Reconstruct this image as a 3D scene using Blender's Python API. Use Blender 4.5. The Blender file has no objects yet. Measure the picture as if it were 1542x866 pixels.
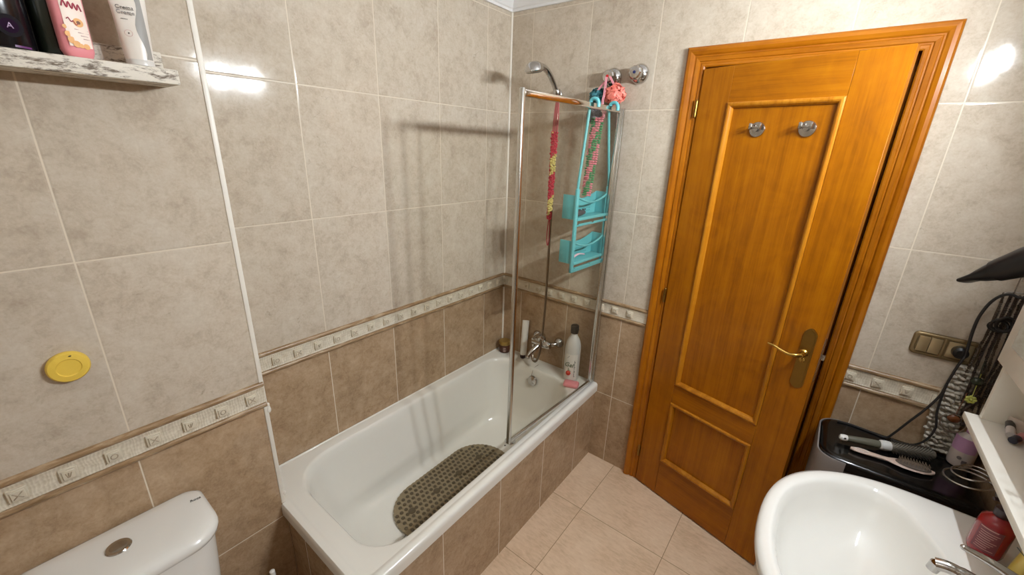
import bpy, bmesh, math, random
from mathutils import Vector, Matrix, Euler
random.seed(7)
C = bpy.context.scene.collection
PI = math.pi

# ------------------------------------------------------------------ colour / material helpers
def lin(c):
    c = c / 255.0
    return c / 12.92 if c <= 0.04045 else ((c + 0.055) / 1.055) ** 2.4
def rgb(r, g, b): return (lin(r), lin(g), lin(b), 1.0)

class NT:
    def __init__(s, name):
        s.m = bpy.data.materials.new(name); s.m.use_nodes = True
        s.t = s.m.node_tree; s.t.nodes.clear()
        s.out = s.t.nodes.new('ShaderNodeOutputMaterial')
    def n(s, typ, **kw):
        x = s.t.nodes.new(typ)
        for k, v in kw.items():
            if k.startswith('i_'): 
                key = k[2:]
                key = int(key) if key.isdigit() else key
                s.set(x.inputs[key], v)
            else: setattr(x, k, v)
        return x
    def set(s, sock, v):
        if isinstance(v, bpy.types.NodeSocket): s.t.links.new(v, sock)
        else: sock.default_value = v
    def link(s, a, b): s.t.links.new(a, b)
    def math(s, op, a, b=None, c=None):
        x = s.t.nodes.new('ShaderNodeMath'); x.operation = op
        s.set(x.inputs[0], a)
        if b is not None: s.set(x.inputs[1], b)
        if c is not None: s.set(x.inputs[2], c)
        return x.outputs[0]
    def mix(s, f, a, b, mode='MIX'):
        x = s.t.nodes.new('ShaderNodeMix'); x.data_type = 'RGBA'; x.blend_type = mode
        s.set(x.inputs['Factor'], f); s.set(x.inputs['A'], a); s.set(x.inputs['B'], b)
        return x.outputs['Result']
    def ramp(s, f, stops):
        x = s.t.nodes.new('ShaderNodeValToRGB')
        e = x.color_ramp.elements
        while len(e) < len(stops): e.new(0.5)
        for i, (p, c) in enumerate(stops):
            e[i].position = p; e[i].color = c if len(c) == 4 else (*c, 1)
        s.set(x.inputs[0], f); return x.outputs[0]
    def noise(s, vec, scale, detail=4, rough=.55, dist=0):
        x = s.t.nodes.new('ShaderNodeTexNoise')
        s.set(x.inputs['Vector'], vec); x.inputs['Scale'].default_value = scale
        x.inputs['Detail'].default_value = detail; x.inputs['Roughness'].default_value = rough
        x.inputs['Distortion'].default_value = dist
        return x.outputs[0]
    def coord(s): return s.t.nodes.new('ShaderNodeTexCoord').outputs['Object']
    def mapping(s, vec, scale=(1,1,1), loc=(0,0,0), rot=(0,0,0)):
        x = s.t.nodes.new('ShaderNodeMapping'); s.set(x.inputs[0], vec)
        x.inputs['Scale'].default_value = scale; x.inputs['Location'].default_value = loc; x.inputs['Rotation'].default_value = rot
        return x.outputs[0]
    def bump(s, h, strength=.3, dist=.002, normal=None):
        x = s.t.nodes.new('ShaderNodeBump'); s.set(x.inputs['Height'], h)
        x.inputs['Strength'].default_value = strength; x.inputs['Distance'].default_value = dist
        if normal: s.set(x.inputs['Normal'], normal)
        return x.outputs[0]
    def bsdf(s, **kw):
        p = s.t.nodes.new('ShaderNodeBsdfPrincipled')
        for k, v in kw.items():
            s.set(p.inputs[k.replace('_', ' ')], v)
        s.link(p.outputs[0], s.out.inputs[0]); return p

MATS = {}
def plain(name, col, rough=.5, metal=0.0, var=.06, scale=30, bump=0, coat=0, trans=0, spec=None, sss=0):
    """a simple procedural material: base colour broken up slightly by noise"""
    if name in MATS: return MATS[name]
    t = NT(name); co = t.coord()
    nz = t.noise(co, scale, 3)
    dark = tuple(c * (1 - var) for c in col[:3]) + (1,)
    lite = tuple(min(1, c * (1 + var)) for c in col[:3]) + (1,)
    c = t.mix(nz, dark, lite)
    kw = dict(Base_Color=c, Roughness=rough, Metallic=metal)
    p = t.bsdf(**kw)
    if coat: p.inputs['Coat Weight'].default_value = coat; p.inputs['Coat Roughness'].default_value = .08
    if trans: p.inputs['Transmission Weight'].default_value = trans
    if spec is not None: p.inputs['Specular IOR Level'].default_value = spec
    if sss:
        p.inputs['Subsurface Weight'].default_value = sss; p.inputs['Subsurface Radius'].default_value = (.01, .008, .006)
    if bump:
        t.link(t.bump(t.noise(co, scale * 4, 4), .5, bump), p.inputs['Normal'])
    MATS[name] = t.m; return t.m

# measured grid of the wall tiles (metres)
TW, TH = 0.32, 0.4498
ZT, ZU, ZD = 0.9769, 0.8823, 0.4265
ZROWS = [ZD, ZT + TH, ZT + 2 * TH, ZT + 3 * TH]

GREIGE = [rgb(170, 155, 137), rgb(191, 178, 160), rgb(205, 195, 179)]
BROWN = [rgb(140, 115, 88), rgb(166, 140, 111), rgb(187, 163, 135)]

def tile_mat(name, axis, u0, lo_only=False, zl=None, pitch=TW):
    t = NT(name); co = t.coord()
    sep = t.n('ShaderNodeSeparateXYZ'); t.link(co, sep.inputs[0])
    u = sep.outputs['XY'.index(axis.upper())]; z = sep.outputs[2]
    un = t.math('DIVIDE', t.math('SUBTRACT', u, u0), pitch)
    fu = t.math('FRACT', un); iu = t.math('FLOOR', un)
    du = t.math('MULTIPLY', t.math('MINIMUM', fu, t.math('SUBTRACT', 1.0, fu)), pitch)
    d = du
    for zz in (zl or ZROWS):
        d = t.math('MINIMUM', d, t.math('ABSOLUTE', t.math('SUBTRACT', z, zz)))
    iz = t.math('FLOOR', t.math('DIVIDE', t.math('SUBTRACT', z, ZT - 2 * TH), TH))
    cid = t.n('ShaderNodeCombineXYZ', i_0=iu, i_1=iz)
    wn = t.n('ShaderNodeTexWhiteNoise', noise_dimensions='3D'); t.link(cid.outputs[0], wn.inputs[0])
    off = t.n('ShaderNodeVectorMath', operation='MULTIPLY_ADD'); t.link(wn.outputs['Color'], off.inputs[0])
    off.inputs[1].default_value = (7, 7, 7); t.link(co, off.inputs[2])
    v = off.outputs[0]
    n1 = t.noise(v, 10, 9, .7, .3)
    n2 = t.noise(v, 42, 6, .7, .5)
    n3 = t.noise(v, 150, 3, .6)
    base = t.math('ADD', t.math('MULTIPLY', n1, .48), t.math('ADD', t.math('MULTIPLY', n2, .36), t.math('MULTIPLY', n3, .16)))
    up = t.ramp(base, [(.36, GREIGE[0]), (.5, GREIGE[1]), (.66, GREIGE[2])])
    lo = t.ramp(base, [(.36, BROWN[0]), (.5, BROWN[1]), (.66, BROWN[2])])
    # dark travertine dashes and light flecks
    vs = t.mapping(v, (1, 1, 1.5), (3, 5, 1))
    dash = t.ramp(t.noise(vs, 30, 7, .72, 1.2), [(.60, (0, 0, 0)), (.72, (1, 1, 1))])
    clump = t.ramp(t.noise(v, 8, 3), [(.48, (0, 0, 0)), (.62, (1, 1, 1))])
    dk = t.math('MULTIPLY', t.math('MULTIPLY', dash, clump), .55)
    up = t.mix(dk, up, rgb(122, 108, 88))
    fleck = t.ramp(t.noise(t.mapping(v, (1.3, 1.3, 1), (9, 2, 4)), 38, 6, .7, 1.0), [(.62, (0, 0, 0)), (.72, (1, 1, 1))])
    lo = t.mix(t.math('MULTIPLY', fleck, .4), lo, rgb(190, 168, 140))
    up = t.mix(t.math('MULTIPLY', fleck, .28), up, rgb(218, 208, 190))
    if lo_only: col = lo
    else: col = t.mix(t.math('GREATER_THAN', z, (ZT + ZU) / 2), lo, up)
    tint = t.math('ADD', t.math('MULTIPLY', wn.outputs['Value'], .06), .97)
    tc = t.n('ShaderNodeCombineXYZ', i_0=tint, i_1=tint, i_2=tint)
    col = t.mix(1.0, col, tc.outputs[0], 'MULTIPLY')
    g = t.n('ShaderNodeMapRange', i_1=.0011, i_2=.0021, i_3=1.0, i_4=0.0); t.link(d, g.inputs[0])
    col = t.mix(g.outputs[0], col, rgb(212, 200, 180))
    edge = t.n('ShaderNodeMapRange', interpolation_type='SMOOTHSTEP', i_1=.0012, i_2=.0055, i_3=0.0, i_4=1.0); t.link(d, edge.inputs[0])
    h = t.math('ADD', edge.outputs[0], t.math('ADD', t.math('MULTIPLY', n2, .10), t.math('MULTIPLY', t.noise(v, 14, 2), .22)))
    rough = t.math('ADD', t.math('MULTIPLY', g.outputs[0], .3), t.math('ADD', .05, t.math('MULTIPLY', n2, .09)))
    p = t.bsdf(Base_Color=col, Roughness=rough)
    p.inputs['Specular IOR Level'].default_value = .32
    t.link(t.bump(h, .32, .0016), p.inputs['Normal'])
    return t.m

def floor_mat():
    t = NT('floor_tile'); co = t.coord()
    sep = t.n('ShaderNodeSeparateXYZ'); t.link(co, sep.inputs[0])
    ids = []; d = None
    for o, o0, w in ((sep.outputs[0], .845, .407), (sep.outputs[1], -.388, .401)):
        un = t.math('DIVIDE', t.math('SUBTRACT', o, o0), w); f = t.math('FRACT', un); ids.append(t.math('FLOOR', un))
        dd = t.math('MULTIPLY', t.math('MINIMUM', f, t.math('SUBTRACT', 1.0, f)), w)
        d = dd if d is None else t.math('MINIMUM', d, dd)
    cid = t.n('ShaderNodeCombineXYZ', i_0=ids[0], i_1=ids[1])
    wn = t.n('ShaderNodeTexWhiteNoise', noise_dimensions='3D'); t.link(cid.outputs[0], wn.inputs[0])
    off = t.n('ShaderNodeVectorMath', operation='MULTIPLY_ADD'); t.link(wn.outputs['Color'], off.inputs[0])
    off.inputs[1].default_value = (5, 5, 5); t.link(co, off.inputs[2]); v = off.outputs[0]
    st = t.noise(t.mapping(v, (28, 90, 10), rot=(0, 0, .35)), 1.0, 6, .65, .3)
    n1 = t.noise(v, 5, 5)
    b = t.math('ADD', t.math('MULTIPLY', st, .55), t.math('MULTIPLY', n1, .45))
    col = t.ramp(b, [(.34, rgb(198, 170, 139)), (.5, rgb(218, 191, 161)), (.66, rgb(228, 204, 176))])
    g = t.n('ShaderNodeMapRange', i_1=.0008, i_2=.0018, i_3=1.0, i_4=0.0); t.link(d, g.inputs[0])
    col = t.mix(g.outputs[0], col, rgb(140, 112, 82))
    p = t.bsdf(Base_Color=col, Roughness=.42)
    h = t.math('ADD', t.math('MULTIPLY', st, .25), t.math('MULTIPLY', t.math('SUBTRACT', 1.0, g.outputs[0]), .6))
    t.link(t.bump(h, .25, .001), p.inputs['Normal'])
    return t.m

def wood_mat(name, axis, base=(152, 88, 0), dark=(122, 66, 0), lite=(172, 106, 3), rough=.32, figure=.5):
    t = NT(name); co = t.coord()
    sc = [34, 34, 34]; sc['xyz'.index(axis)] = 1.6
    v = t.mapping(co, tuple(sc))
    g1 = t.noise(v, 1.0, 6, .6, .6)
    sc2 = [170, 170, 170]; sc2['xyz'.index(axis)] = 6
    g2 = t.noise(t.mapping(co, tuple(sc2)), 1.0, 4, .6)
    big = t.noise(t.mapping(co, tuple(4 if a != axis else 1.2 for a in 'xyz')), 1.0, 3, .5, .8)
    blot = t.noise(co, 9, 4, .55, 1.5)
    f = t.math('ADD', t.math('MULTIPLY', g1, .42), t.math('ADD', t.math('MULTIPLY', g2, .2), t.math('ADD', t.math('MULTIPLY', big, .2), t.math('MULTIPLY', blot, .18))))
    col = t.ramp(f, [(.36, rgb(*dark)), (.5, rgb(*base)), (.66, rgb(*lite))])
    p = t.bsdf(Base_Color=col, Roughness=rough)
    p.inputs['Specular IOR Level'].default_value = .22
    p.inputs['Coat Weight'].default_value = .12; p.inputs['Coat Roughness'].default_value = .12
    t.link(t.bump(g2, .12, .0006), p.inputs['Normal'])
    return t.m

def listello_mat(axis):
    """ivory border tile with a fine woven relief"""
    t = NT('border_tile_' + axis); co = t.coord()
    sep = t.n('ShaderNodeSeparateXYZ'); t.link(co, sep.inputs[0])
    u = sep.outputs['xyz'.index(axis)]; z = sep.outputs[2]
    wob = t.math('MULTIPLY', t.noise(co, 30, 3), .02)
    w1 = t.math('SINE', t.math('MULTIPLY', t.math('ADD', u, wob), 900))
    w2 = t.math('SINE', t.math('MULTIPLY', t.math('ADD', z, wob), 620))
    h = t.math('ADD', t.math('MULTIPLY', w1, .5), t.math('MULTIPLY', w2, .3))
    n = t.noise(co, 60, 4)
    c = t.ramp(t.math('ADD', t.math('MULTIPLY', n, .7), t.math('MULTIPLY', h, .16)), [(.15, rgb(192, 180, 158)), (.5, rgb(216, 207, 189))])
    p = t.bsdf(Base_Color=c, Roughness=.45)
    t.link(t.bump(h, .35, .0008), p.inputs['Normal'])
    return t.m
def pencil_mat():
    t = NT('border_pencil'); co = t.coord()
    n = t.noise(t.mapping(co, (14, 14, 120)), 1.0, 5, .65, .4)
    c = t.ramp(n, [(.3, rgb(118, 92, 62)), (.5, rgb(148, 120, 88)), (.7, rgb(186, 164, 134))])
    p = t.bsdf(Base_Color=c, Roughness=.3); return t.m
def distressed_mat():
    t = NT('distressed_paint'); co = t.coord()
    n1 = t.noise(t.mapping(co, (60, 14, 60)), 1.0, 7, .75, .6)
    n2 = t.noise(t.mapping(co, (90, 40, 140), (3, 1, 2)), 1.0, 6, .75, .4)
    m = t.ramp(t.math('ADD', t.math('MULTIPLY', n1, .6), t.math('MULTIPLY', n2, .4)), [(.505, (0, 0, 0)), (.575, (1, 1, 1))])
    c = t.mix(m, rgb(216, 208, 194), rgb(112, 98, 84))
    p = t.bsdf(Base_Color=c, Roughness=.7)
    t.link(t.bump(m, .4, .0008), p.inputs['Normal']); return t.m
def glass_mat():
    t = NT('screen_glass')
    tr = t.n('ShaderNodeBsdfTransparent'); tr.inputs[0].default_value = (.945, .94, .915, 1)
    gl = t.n('ShaderNodeBsdfGlossy'); gl.inputs['Roughness'].default_value = .02
    lw = t.n('ShaderNodeLayerWeight'); lw.inputs[0].default_value = .5
    streak = t.noise(t.mapping(t.coord(), (40, 40, 3)), 1.0, 4)
    f = t.math('ADD', .018, t.math('MULTIPLY', t.math('POWER', lw.outputs['Facing'], 5.0), t.math('ADD', .45, t.math('MULTIPLY', streak, .3))))
    mx = t.n('ShaderNodeMixShader'); t.link(f, mx.inputs[0]); t.link(tr.outputs[0], mx.inputs[1]); t.link(gl.outputs[0], mx.inputs[2])
    t.link(mx.outputs[0], t.out.inputs[0]); return t.m
def clear_plastic(name, col=(.95, .95, .95, 1), haze=.25):
    t = NT(name)
    tr = t.n('ShaderNodeBsdfTransparent'); tr.inputs[0].default_value = col
    df = t.n('ShaderNodeBsdfPrincipled'); df.inputs['Base Color'].default_value = col; df.inputs['Roughness'].default_value = .25
    nz = t.noise(t.coord(), 25, 3)
    f = t.math('ADD', haze, t.math('MULTIPLY', nz, .15))
    mx = t.n('ShaderNodeMixShader'); t.link(f, mx.inputs[0]); t.link(tr.outputs[0], mx.inputs[1]); t.link(df.outputs[0], mx.inputs[2])
    t.link(mx.outputs[0], t.out.inputs[0]); return t.m
def emit_mat(name, col, s):
    t = NT(name); e = t.n('ShaderNodeEmission'); e.inputs[0].default_value = col; e.inputs[1].default_value = s
    t.link(e.outputs[0], t.out.inputs[0]); return t.m
def stripe_mat(name, cols, axis, period, lump=220):
    """knitted net in coloured stripes"""
    t = NT(name); co = t.coord(); sep = t.n('ShaderNodeSeparateXYZ'); t.link(co, sep.inputs[0])
    o = sep.outputs['xyz'.index(axis)]
    x = t.math('FRACT', t.math('DIVIDE', t.math('ADD', o, t.math('MULTIPLY', t.noise(co, 60, 3), period * .35)), period))
    r = t.n('ShaderNodeValToRGB'); r.color_ramp.interpolation = 'CONSTANT'
    e = r.color_ramp.elements
    while len(e) < len(cols): e.new(.5)
    for i, c in enumerate(cols): e[i].position = i / len(cols); e[i].color = c
    t.link(x, r.inputs[0])
    p = t.bsdf(Base_Color=r.outputs[0], Roughness=.75)
    t.link(t.bump(t.noise(co, lump, 3), .8, .003), p.inputs['Normal']); return t.m

# ------------------------------------------------------------------ mesh builder
def frame(z, x=None):
    z = Vector(z).normalized()
    if x is None: x = Vector((1, 0, 0)) if abs(z.x) < .9 else Vector((0, 1, 0))
    x = (Vector(x) - z * Vector(x).dot(z)).normalized()
    y = z.cross(x)
    return Matrix((x, y, z)).transposed().to_4x4()

class MB:
    def __init__(s): s.b = bmesh.new()
    def _mi(s, fs, mi):
        if mi:
            for f in fs: f.material_index = mi
        return fs
    def box(s, c, size, bev=0.0, seg=2, M=None, mi=0):
        hx, hy, hz = (a / 2 for a in size)
        r = bmesh.ops.create_cube(s.b, size=1.0)
        vs = r['verts']
        for v in vs: v.co = Vector((v.co.x * size[0], v.co.y * size[1], v.co.z * size[2]))
        fs = list({f for v in vs for f in v.link_faces})
        if bev > 0:
            es = list({e for v in vs for e in v.link_edges})
            r = bmesh.ops.bevel(s.b, geom=es, offset=min(bev, min(size) * .49), segments=seg, affect='EDGES', profile=.5)
            fs = list({f for v in r['verts'] for f in v.link_faces} | set(f for f in fs if f.is_valid))
        vv = {v for f in fs for v in f.verts}
        for v in vv:
            p = v.co.copy()
            if M: p = M.to_3x3() @ p
            v.co = p + Vector(c)
        return s._mi(fs, mi)
    def b3(s, x0, x1, y0, y1, z0, z1, bev=0.0, seg=2, mi=0):
        return s.box(((x0 + x1) / 2, (y0 + y1) / 2, (z0 + z1) / 2), (abs(x1 - x0), abs(y1 - y0), abs(z1 - z0)), bev, seg, None, mi)
    def loft(s, rings, closed=True, cap=True, mi=0, loop=False):
        R = [[s.b.verts.new(Vector(p)) for p in r] for r in rings]
        n = len(R[0]); fs = []
        m = len(R)
        for i in range(m if loop else m - 1):
            a, b = R[i], R[(i + 1) % m]
            for j in range(n if closed else n - 1):
                k = (j + 1) % n
                try: fs.append(s.b.faces.new((a[j], a[k], b[k], b[j])))
                except ValueError: pass
        if cap and closed and not loop:
            fs.append(s.b.faces.new(list(reversed(R[0])))); fs.append(s.b.faces.new(R[-1]))
        return s._mi(fs, mi)
    def tube(s, pts, r, n=10, closed=False, mi=0, cap=True, flat=None):
        P = [Vector(p) for p in pts]; m = len(P)
        rr = r if isinstance(r, (list, tuple)) else [r] * m
        rings = []; prev = None
        for i in range(m):
            if closed: t = P[(i + 1) % m] - P[i - 1]
            else: t = P[min(i + 1, m - 1)] - P[max(i - 1, 0)]
            if t.length < 1e-9: t = Vector((0, 0, 1))
            t.normalize()
            if prev is None: x = frame(t).col[0].xyz
            else:
                x = prev - t * prev.dot(t)
                x = x.normalized() if x.length > 1e-6 else frame(t).col[0].xyz
            prev = x; y = t.cross(x)
            f = flat or 1.0
            rings.append([P[i] + x * math.cos(2 * PI * j / n) * rr[i] + y * math.sin(2 * PI * j / n) * rr[i] * f for j in range(n)])
        return s.loft(rings, True, cap and not closed, mi, loop=closed)
    def cyl(s, p0, p1, r0, r1=None, n=24, mi=0): return s.tube([p0, p1], [r0, r0 if r1 is None else r1], n, mi=mi)
    def lathe(s, prof, c=(0, 0, 0), axis=(0, 0, 1), n=32, mi=0, sx=1.0, sy=1.0, x=None, cap=True):
        M = frame(axis, x); rings = []
        for r, z in prof:
            r = max(r, 1e-5)
            rings.append([Vector(c) + (M @ Vector((r * sx * math.cos(2 * PI * j / n), r * sy * math.sin(2 * PI * j / n), z))) for j in range(n)])
        return s.loft(rings, True, cap, mi)
    def sphere(s, c, r, u=16, v=10, mi=0, M=None):
        r = (r, r, r) if not isinstance(r, (tuple, list)) else r
        q = bmesh.ops.create_uvsphere(s.b, u_segments=u, v_segments=v, radius=1)
        for w in q['verts']:
            p = Vector((w.co.x * r[0], w.co.y * r[1], w.co.z * r[2]))
            if M: p = M.to_3x3() @ p
            w.co = p + Vector(c)
        return s._mi(list({f for w in q['verts'] for f in w.link_faces}), mi)
    def prism(s, poly, a, b, M=None, mi=0):
        M = M or Matrix()
        return s.loft([[M @ Vector((p[0], p[1], a)) for p in poly], [M @ Vector((p[0], p[1], b)) for p in poly]], True, True, mi)
    def mesh(s, name, sharp=38):
        bmesh.ops.recalc_face_normals(s.b, faces=s.b.faces[:])
        me = bpy.data.meshes.new(name); s.b.to_mesh(me); s.b.free()
        me.shade_smooth()
        try: me.set_sharp_from_angle(angle=math.radians(sharp))
        except Exception: pass
        return me

def smooth(pts, k=6, closed=False):
    P = [Vector(p) for p in pts]; n = len(P); out = []
    rng = n if closed else n - 1
    for i in range(rng):
        if closed: p0, p1, p2, p3 = P[i - 1], P[i], P[(i + 1) % n], P[(i + 2) % n]
        else: p0, p1, p2, p3 = P[max(i - 1, 0)], P[i], P[i + 1], P[min(i + 2, n - 1)]
        for j in range(k):
            t = j / k
            out.append(.5 * ((2 * p1) + (p2 - p0) * t + (2 * p0 - 5 * p1 + 4 * p2 - p3) * t * t + (3 * p1 - p0 - 3 * p2 + p3) * t ** 3))
    if not closed: out.append(P[-1])
    return out
def rrect(x0, x1, y0, y1, r, k=8, m=6):
    """rounded rectangle outline; r is one radius or four (x0y0, x1y0, x1y1, x0y1); constant topology"""
    r = [r] * 4 if not isinstance(r, (list, tuple)) else r
    cs = [(x0 + r[0], y0 + r[0], r[0], PI), (x1 - r[1], y0 + r[1], r[1], 1.5 * PI), (x1 - r[2], y1 - r[2], r[2], 0), (x0 + r[3], y1 - r[3], r[3], .5 * PI)]
    out = []
    for i, (cx, cy, rad, a0) in enumerate(cs):
        arc = [(cx + rad * math.cos(a0 + .5 * PI * j / k), cy + rad * math.sin(a0 + .5 * PI * j / k)) for j in range(k + 1)]
        out += arc
        nx = cs[(i + 1) % 4]; q = (nx[0] + nx[2] * math.cos(nx[3]), nx[1] + nx[2] * math.sin(nx[3]))
        for j in range(1, m): out.append((arc[-1][0] + (q[0] - arc[-1][0]) * j / m, arc[-1][1] + (q[1] - arc[-1][1]) * j / m))
    return out

# ------------------------------------------------------------------ object helpers
WLOC = {}
def put(name, mb, mats, parent=None, local=False, sharp=38):
    me = mb.mesh(name, sharp) if isinstance(mb, MB) else mb
    o = bpy.data.objects.new(name, me); C.objects.link(o)
    for m in (mats if isinstance(mats, (list, tuple)) else [mats]): me.materials.append(m)
    if parent:
        o.parent = parent
        if not local: me.transform(Matrix.Translation(-WLOC.get(parent.name, Vector((0, 0, 0)))))
        WLOC[o.name] = WLOC.get(parent.name, Vector((0, 0, 0)))
    return o
def tag(o, label, cat, group=None, kind=None):
    if label: o['label'] = label
    if cat: o['category'] = cat
    if group: o['group'] = group
    if kind: o['kind'] = kind
    return o
def thing(name, label, cat, loc=(0, 0, 0), rotz=0, group=None):
    o = bpy.data.objects.new(name, None); C.objects.link(o)
    o.empty_display_size = .05
    o.location = loc; o.rotation_euler = (0, 0, rotz); WLOC[o.name] = Vector(loc)
    return tag(o, label, cat, group)
def solo(name, mb, mats, label, cat, loc, group=None, sharp=38):
    """a thing that is one mesh; vertices given in world coordinates"""
    o = put(name, mb, mats, sharp=sharp)
    o.data.transform(Matrix.Translation(-Vector(loc))); o.location = loc; WLOC[o.name] = Vector(loc)
    return tag(o, label, cat, group)
def struct(name, mb, mats, label=None, cat=None, sharp=38):
    o = put(name, mb, mats, sharp=sharp); return tag(o, label, cat, kind='structure')
def copy_tree(root, loc, label, rotz=None):
    r = root.copy(); C.objects.link(r); r.location = loc; r['label'] = label
    if rotz is not None: r.rotation_euler.z = rotz
    for ch in list(root.children):
        c = ch.copy(); C.objects.link(c); c.parent = r
        for g in ch.children:
            d = g.copy(); C.objects.link(d); d.parent = c
    return r
def text_mesh(name, s, size, M, mat, parent, extrude=.0004, align='CENTER', shear=0, label=None):
    cu = bpy.data.curves.new(name, 'FONT'); cu.body = s; cu.size = size; cu.extrude = extrude; cu.align_x = align; cu.align_y = 'CENTER'; cu.shear = shear
    tmp = bpy.data.objects.new(name + '_tmp', cu); C.objects.link(tmp)
    dg = bpy.context.evaluated_depsgraph_get()
    me = bpy.data.meshes.new_from_object(tmp.evaluated_get(dg))
    bpy.data.objects.remove(tmp); bpy.data.curves.remove(cu)
    me.transform(M); me.materials.clear()
    me.name = name
    return put(name, me, mat, parent)
def facing(p, n, up=(0, 0, 1)):
    """matrix that puts flat text (xy plane) at p looking along n"""
    n = Vector(n).normalized(); up = Vector(up); up = (up - n * up.dot(n)).normalized(); x = up.cross(n)
    M = Matrix((x, up, n)).transposed().to_4x4(); M.translation = Vector(p); return M

# ------------------------------------------------------------------ shared materials
CHROME = plain('chrome', rgb(200, 198, 196), .12, 1.0, .03)
STEEL = plain('brushed_steel', rgb(178, 174, 168), .25, 1.0, .05)
ALU = plain('bright_aluminium', rgb(205, 203, 198), .2, 1.0, .03)
BRASS = plain('aged_brass', rgb(150, 118, 58), .32, 1.0, .15)
BRASS_B = plain('bright_brass', rgb(196, 160, 84), .22, 1.0, .1)
CERAMIC = plain('white_ceramic', rgb(226, 224, 218), .12, 0, .01, coat=.5)
ENAMEL = plain('white_bath_enamel', rgb(224, 221, 212), .14, 0, .012, coat=.4)
WHITE_P = plain('white_painted_board', rgb(228, 224, 214), .4, 0, .02)
GROUTW = plain('white_sealant', rgb(226, 220, 208), .4, 0, .03)
PLASTER = plain('white_plaster', rgb(226, 225, 224), .6, 0, .02)
BLACK_P = plain('black_plastic', rgb(20, 19, 19), .3, 0, .2)
BLACK_G = plain('black_gloss_plastic', rgb(12, 11, 11), .14, 0, .2)
DARK_R = plain('dark_rubber', rgb(30, 27, 26), .5, 0, .2)
PENCIL = pencil_mat()
GLASS = glass_mat()

# ------------------------------------------------------------------ the room
JX, JY = .197, -1.465            # face and end of the thicker wall behind the toilet
XR, YN, ZC = 2.075, -2.72, 2.42   # right wall, near wall, ceiling
DX0, DX1, DZ = .979, 1.606, 2.026 # door opening

M_LEFT = tile_mat('tile_alcove', 'y', -.1834)
M_TOIL = tile_mat('tile_toilet_wall', 'y', JY + .001)
M_BACK = tile_mat('tile_back_wall', 'x', .137)
M_RIGHT = tile_mat('tile_right_wall', 'y', 0.0)
M_FRONT = tile_mat('tile_near_wall', 'x', .137)
M_APRON = tile_mat('tile_bath_panel', 'y', -.197, True, [5.0])
M_APEND = tile_mat('tile_bath_end', 'x', .318, True, [5.0])

m = MB(); m.b3(-.1, XR + .1, YN - .1, 1.4, -.1, 0); struct('floor', m, floor_mat(), 'beige tiled floor', 'floor')
m = MB(); m.b3(-.1, XR + .1, YN - .1, 1.4, ZC, ZC + .1); struct('ceiling', m, PLASTER, 'white ceiling', 'ceiling')
m = MB(); m.b3(-.1, 0, JY - .02, .0, 0, ZC); struct('wall_alcove', m, M_LEFT, 'tiled wall along the bathtub', 'wall')
m = MB(); m.b3(-.1, JX, YN, JY, 0, ZC); struct('wall_left', m, M_TOIL, 'tiled wall behind the toilet', 'wall')
m = MB()
m.b3(-.1, DX0 - .03, 0, .1, 0, ZC); m.b3(DX1 + .03, XR + .1, 0, .1, 0, ZC); m.b3(DX0 - .03, DX1 + .03, 0, .1, DZ + .03, ZC)
struct('wall_back', m, M_BACK, 'tiled wall with the wooden door', 'wall')
m = MB(); m.b3(XR, XR + .1, YN, 0, 0, ZC); struct('wall_right', m, M_RIGHT, 'tiled wall behind the washbasin', 'wall')
m = MB(); m.b3(-.1, XR + .1, YN - .1, YN, 0, ZC); struct('wall_near', m, M_FRONT, 'tiled wall opposite the door', 'wall')
m = MB(); m.b3(-.1, XR + .1, 1.3, 1.4, 0, ZC); m.b3(-.2, -.1, .1, 1.4, 0, ZC); m.b3(XR + .1, XR + .2, .1, 1.4, 0, ZC)
struct('wall_hall', m, plain('hall_paint', rgb(200, 190, 170), .8), 'plain wall of the dark hall behind the door', 'wall')

# white corner strip of the jog
m = MB(); m.b3(JX - .004, JX + .0035, JY - .010, JY + .0035, .482, ZC - .07, .003)
for z, r in ((.866, .0075), (.874, .006), (.885, .0055), (.52, .006)): m.sphere((JX + .001, JY + .004, z), (r * .7, r, r * 1.5), 10, 6)
struct('trim_1', m, GROUTW, 'white corner strip where the wall steps back at the tub', 'trim')
m = MB(); m.tube([(.003, -.003, .478), (.003, -.003, ZC - .07)], .006, 8); struct('trim_2', m, GROUTW, 'white sealant joint in the tub corner', 'trim')

# cornice
def sweep(mb, path, prof, closed=False, mi=0, normal=None):
    """prof: list of (out, up); path at wall line in xy, out = to the right-hand... inward normal"""
    n = len(path); rings = []
    for i, p in enumerate(path):
        p = Vector(p)
        ds = []
        if i > 0 or closed: ds.append((p - Vector(path[i - 1])).normalized())
        if i < n - 1 or closed: ds.append((Vector(path[(i + 1) % n]) - p).normalized())
        ns = [Vector((-d.y, d.x, 0)) for d in ds]
        if len(ns) == 2:
            b = (ns[0] + ns[1]).normalized(); k = 1 / max(.2, b.dot(ns[0])); nn = b * k
        else: nn = ns[0]
        rings.append([p + nn * a + Vector((0, 0, h)) for a, h in prof])
    return mb.loft(rings, True, not closed, mi, loop=closed)
ZB = 2.343
cor = [(0, 0), (.012, 0), (.014, .010), (.020, .014), (.026, .026), (.040, .046), (.056, .056), (.060, .064), (.070, .066), (.070, ZC - ZB), (0, ZC - ZB)]
m = MB(); sweep(m, [(XR, YN, ZB), (XR, 0, ZB), (0, 0, ZB), (0, JY, ZB), (JX, JY, ZB), (JX, YN, ZB)], cor, closed=True)
struct('trim_3', m, PLASTER, 'white plaster cornice under the ceiling', 'trim', sharp=25)

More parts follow.
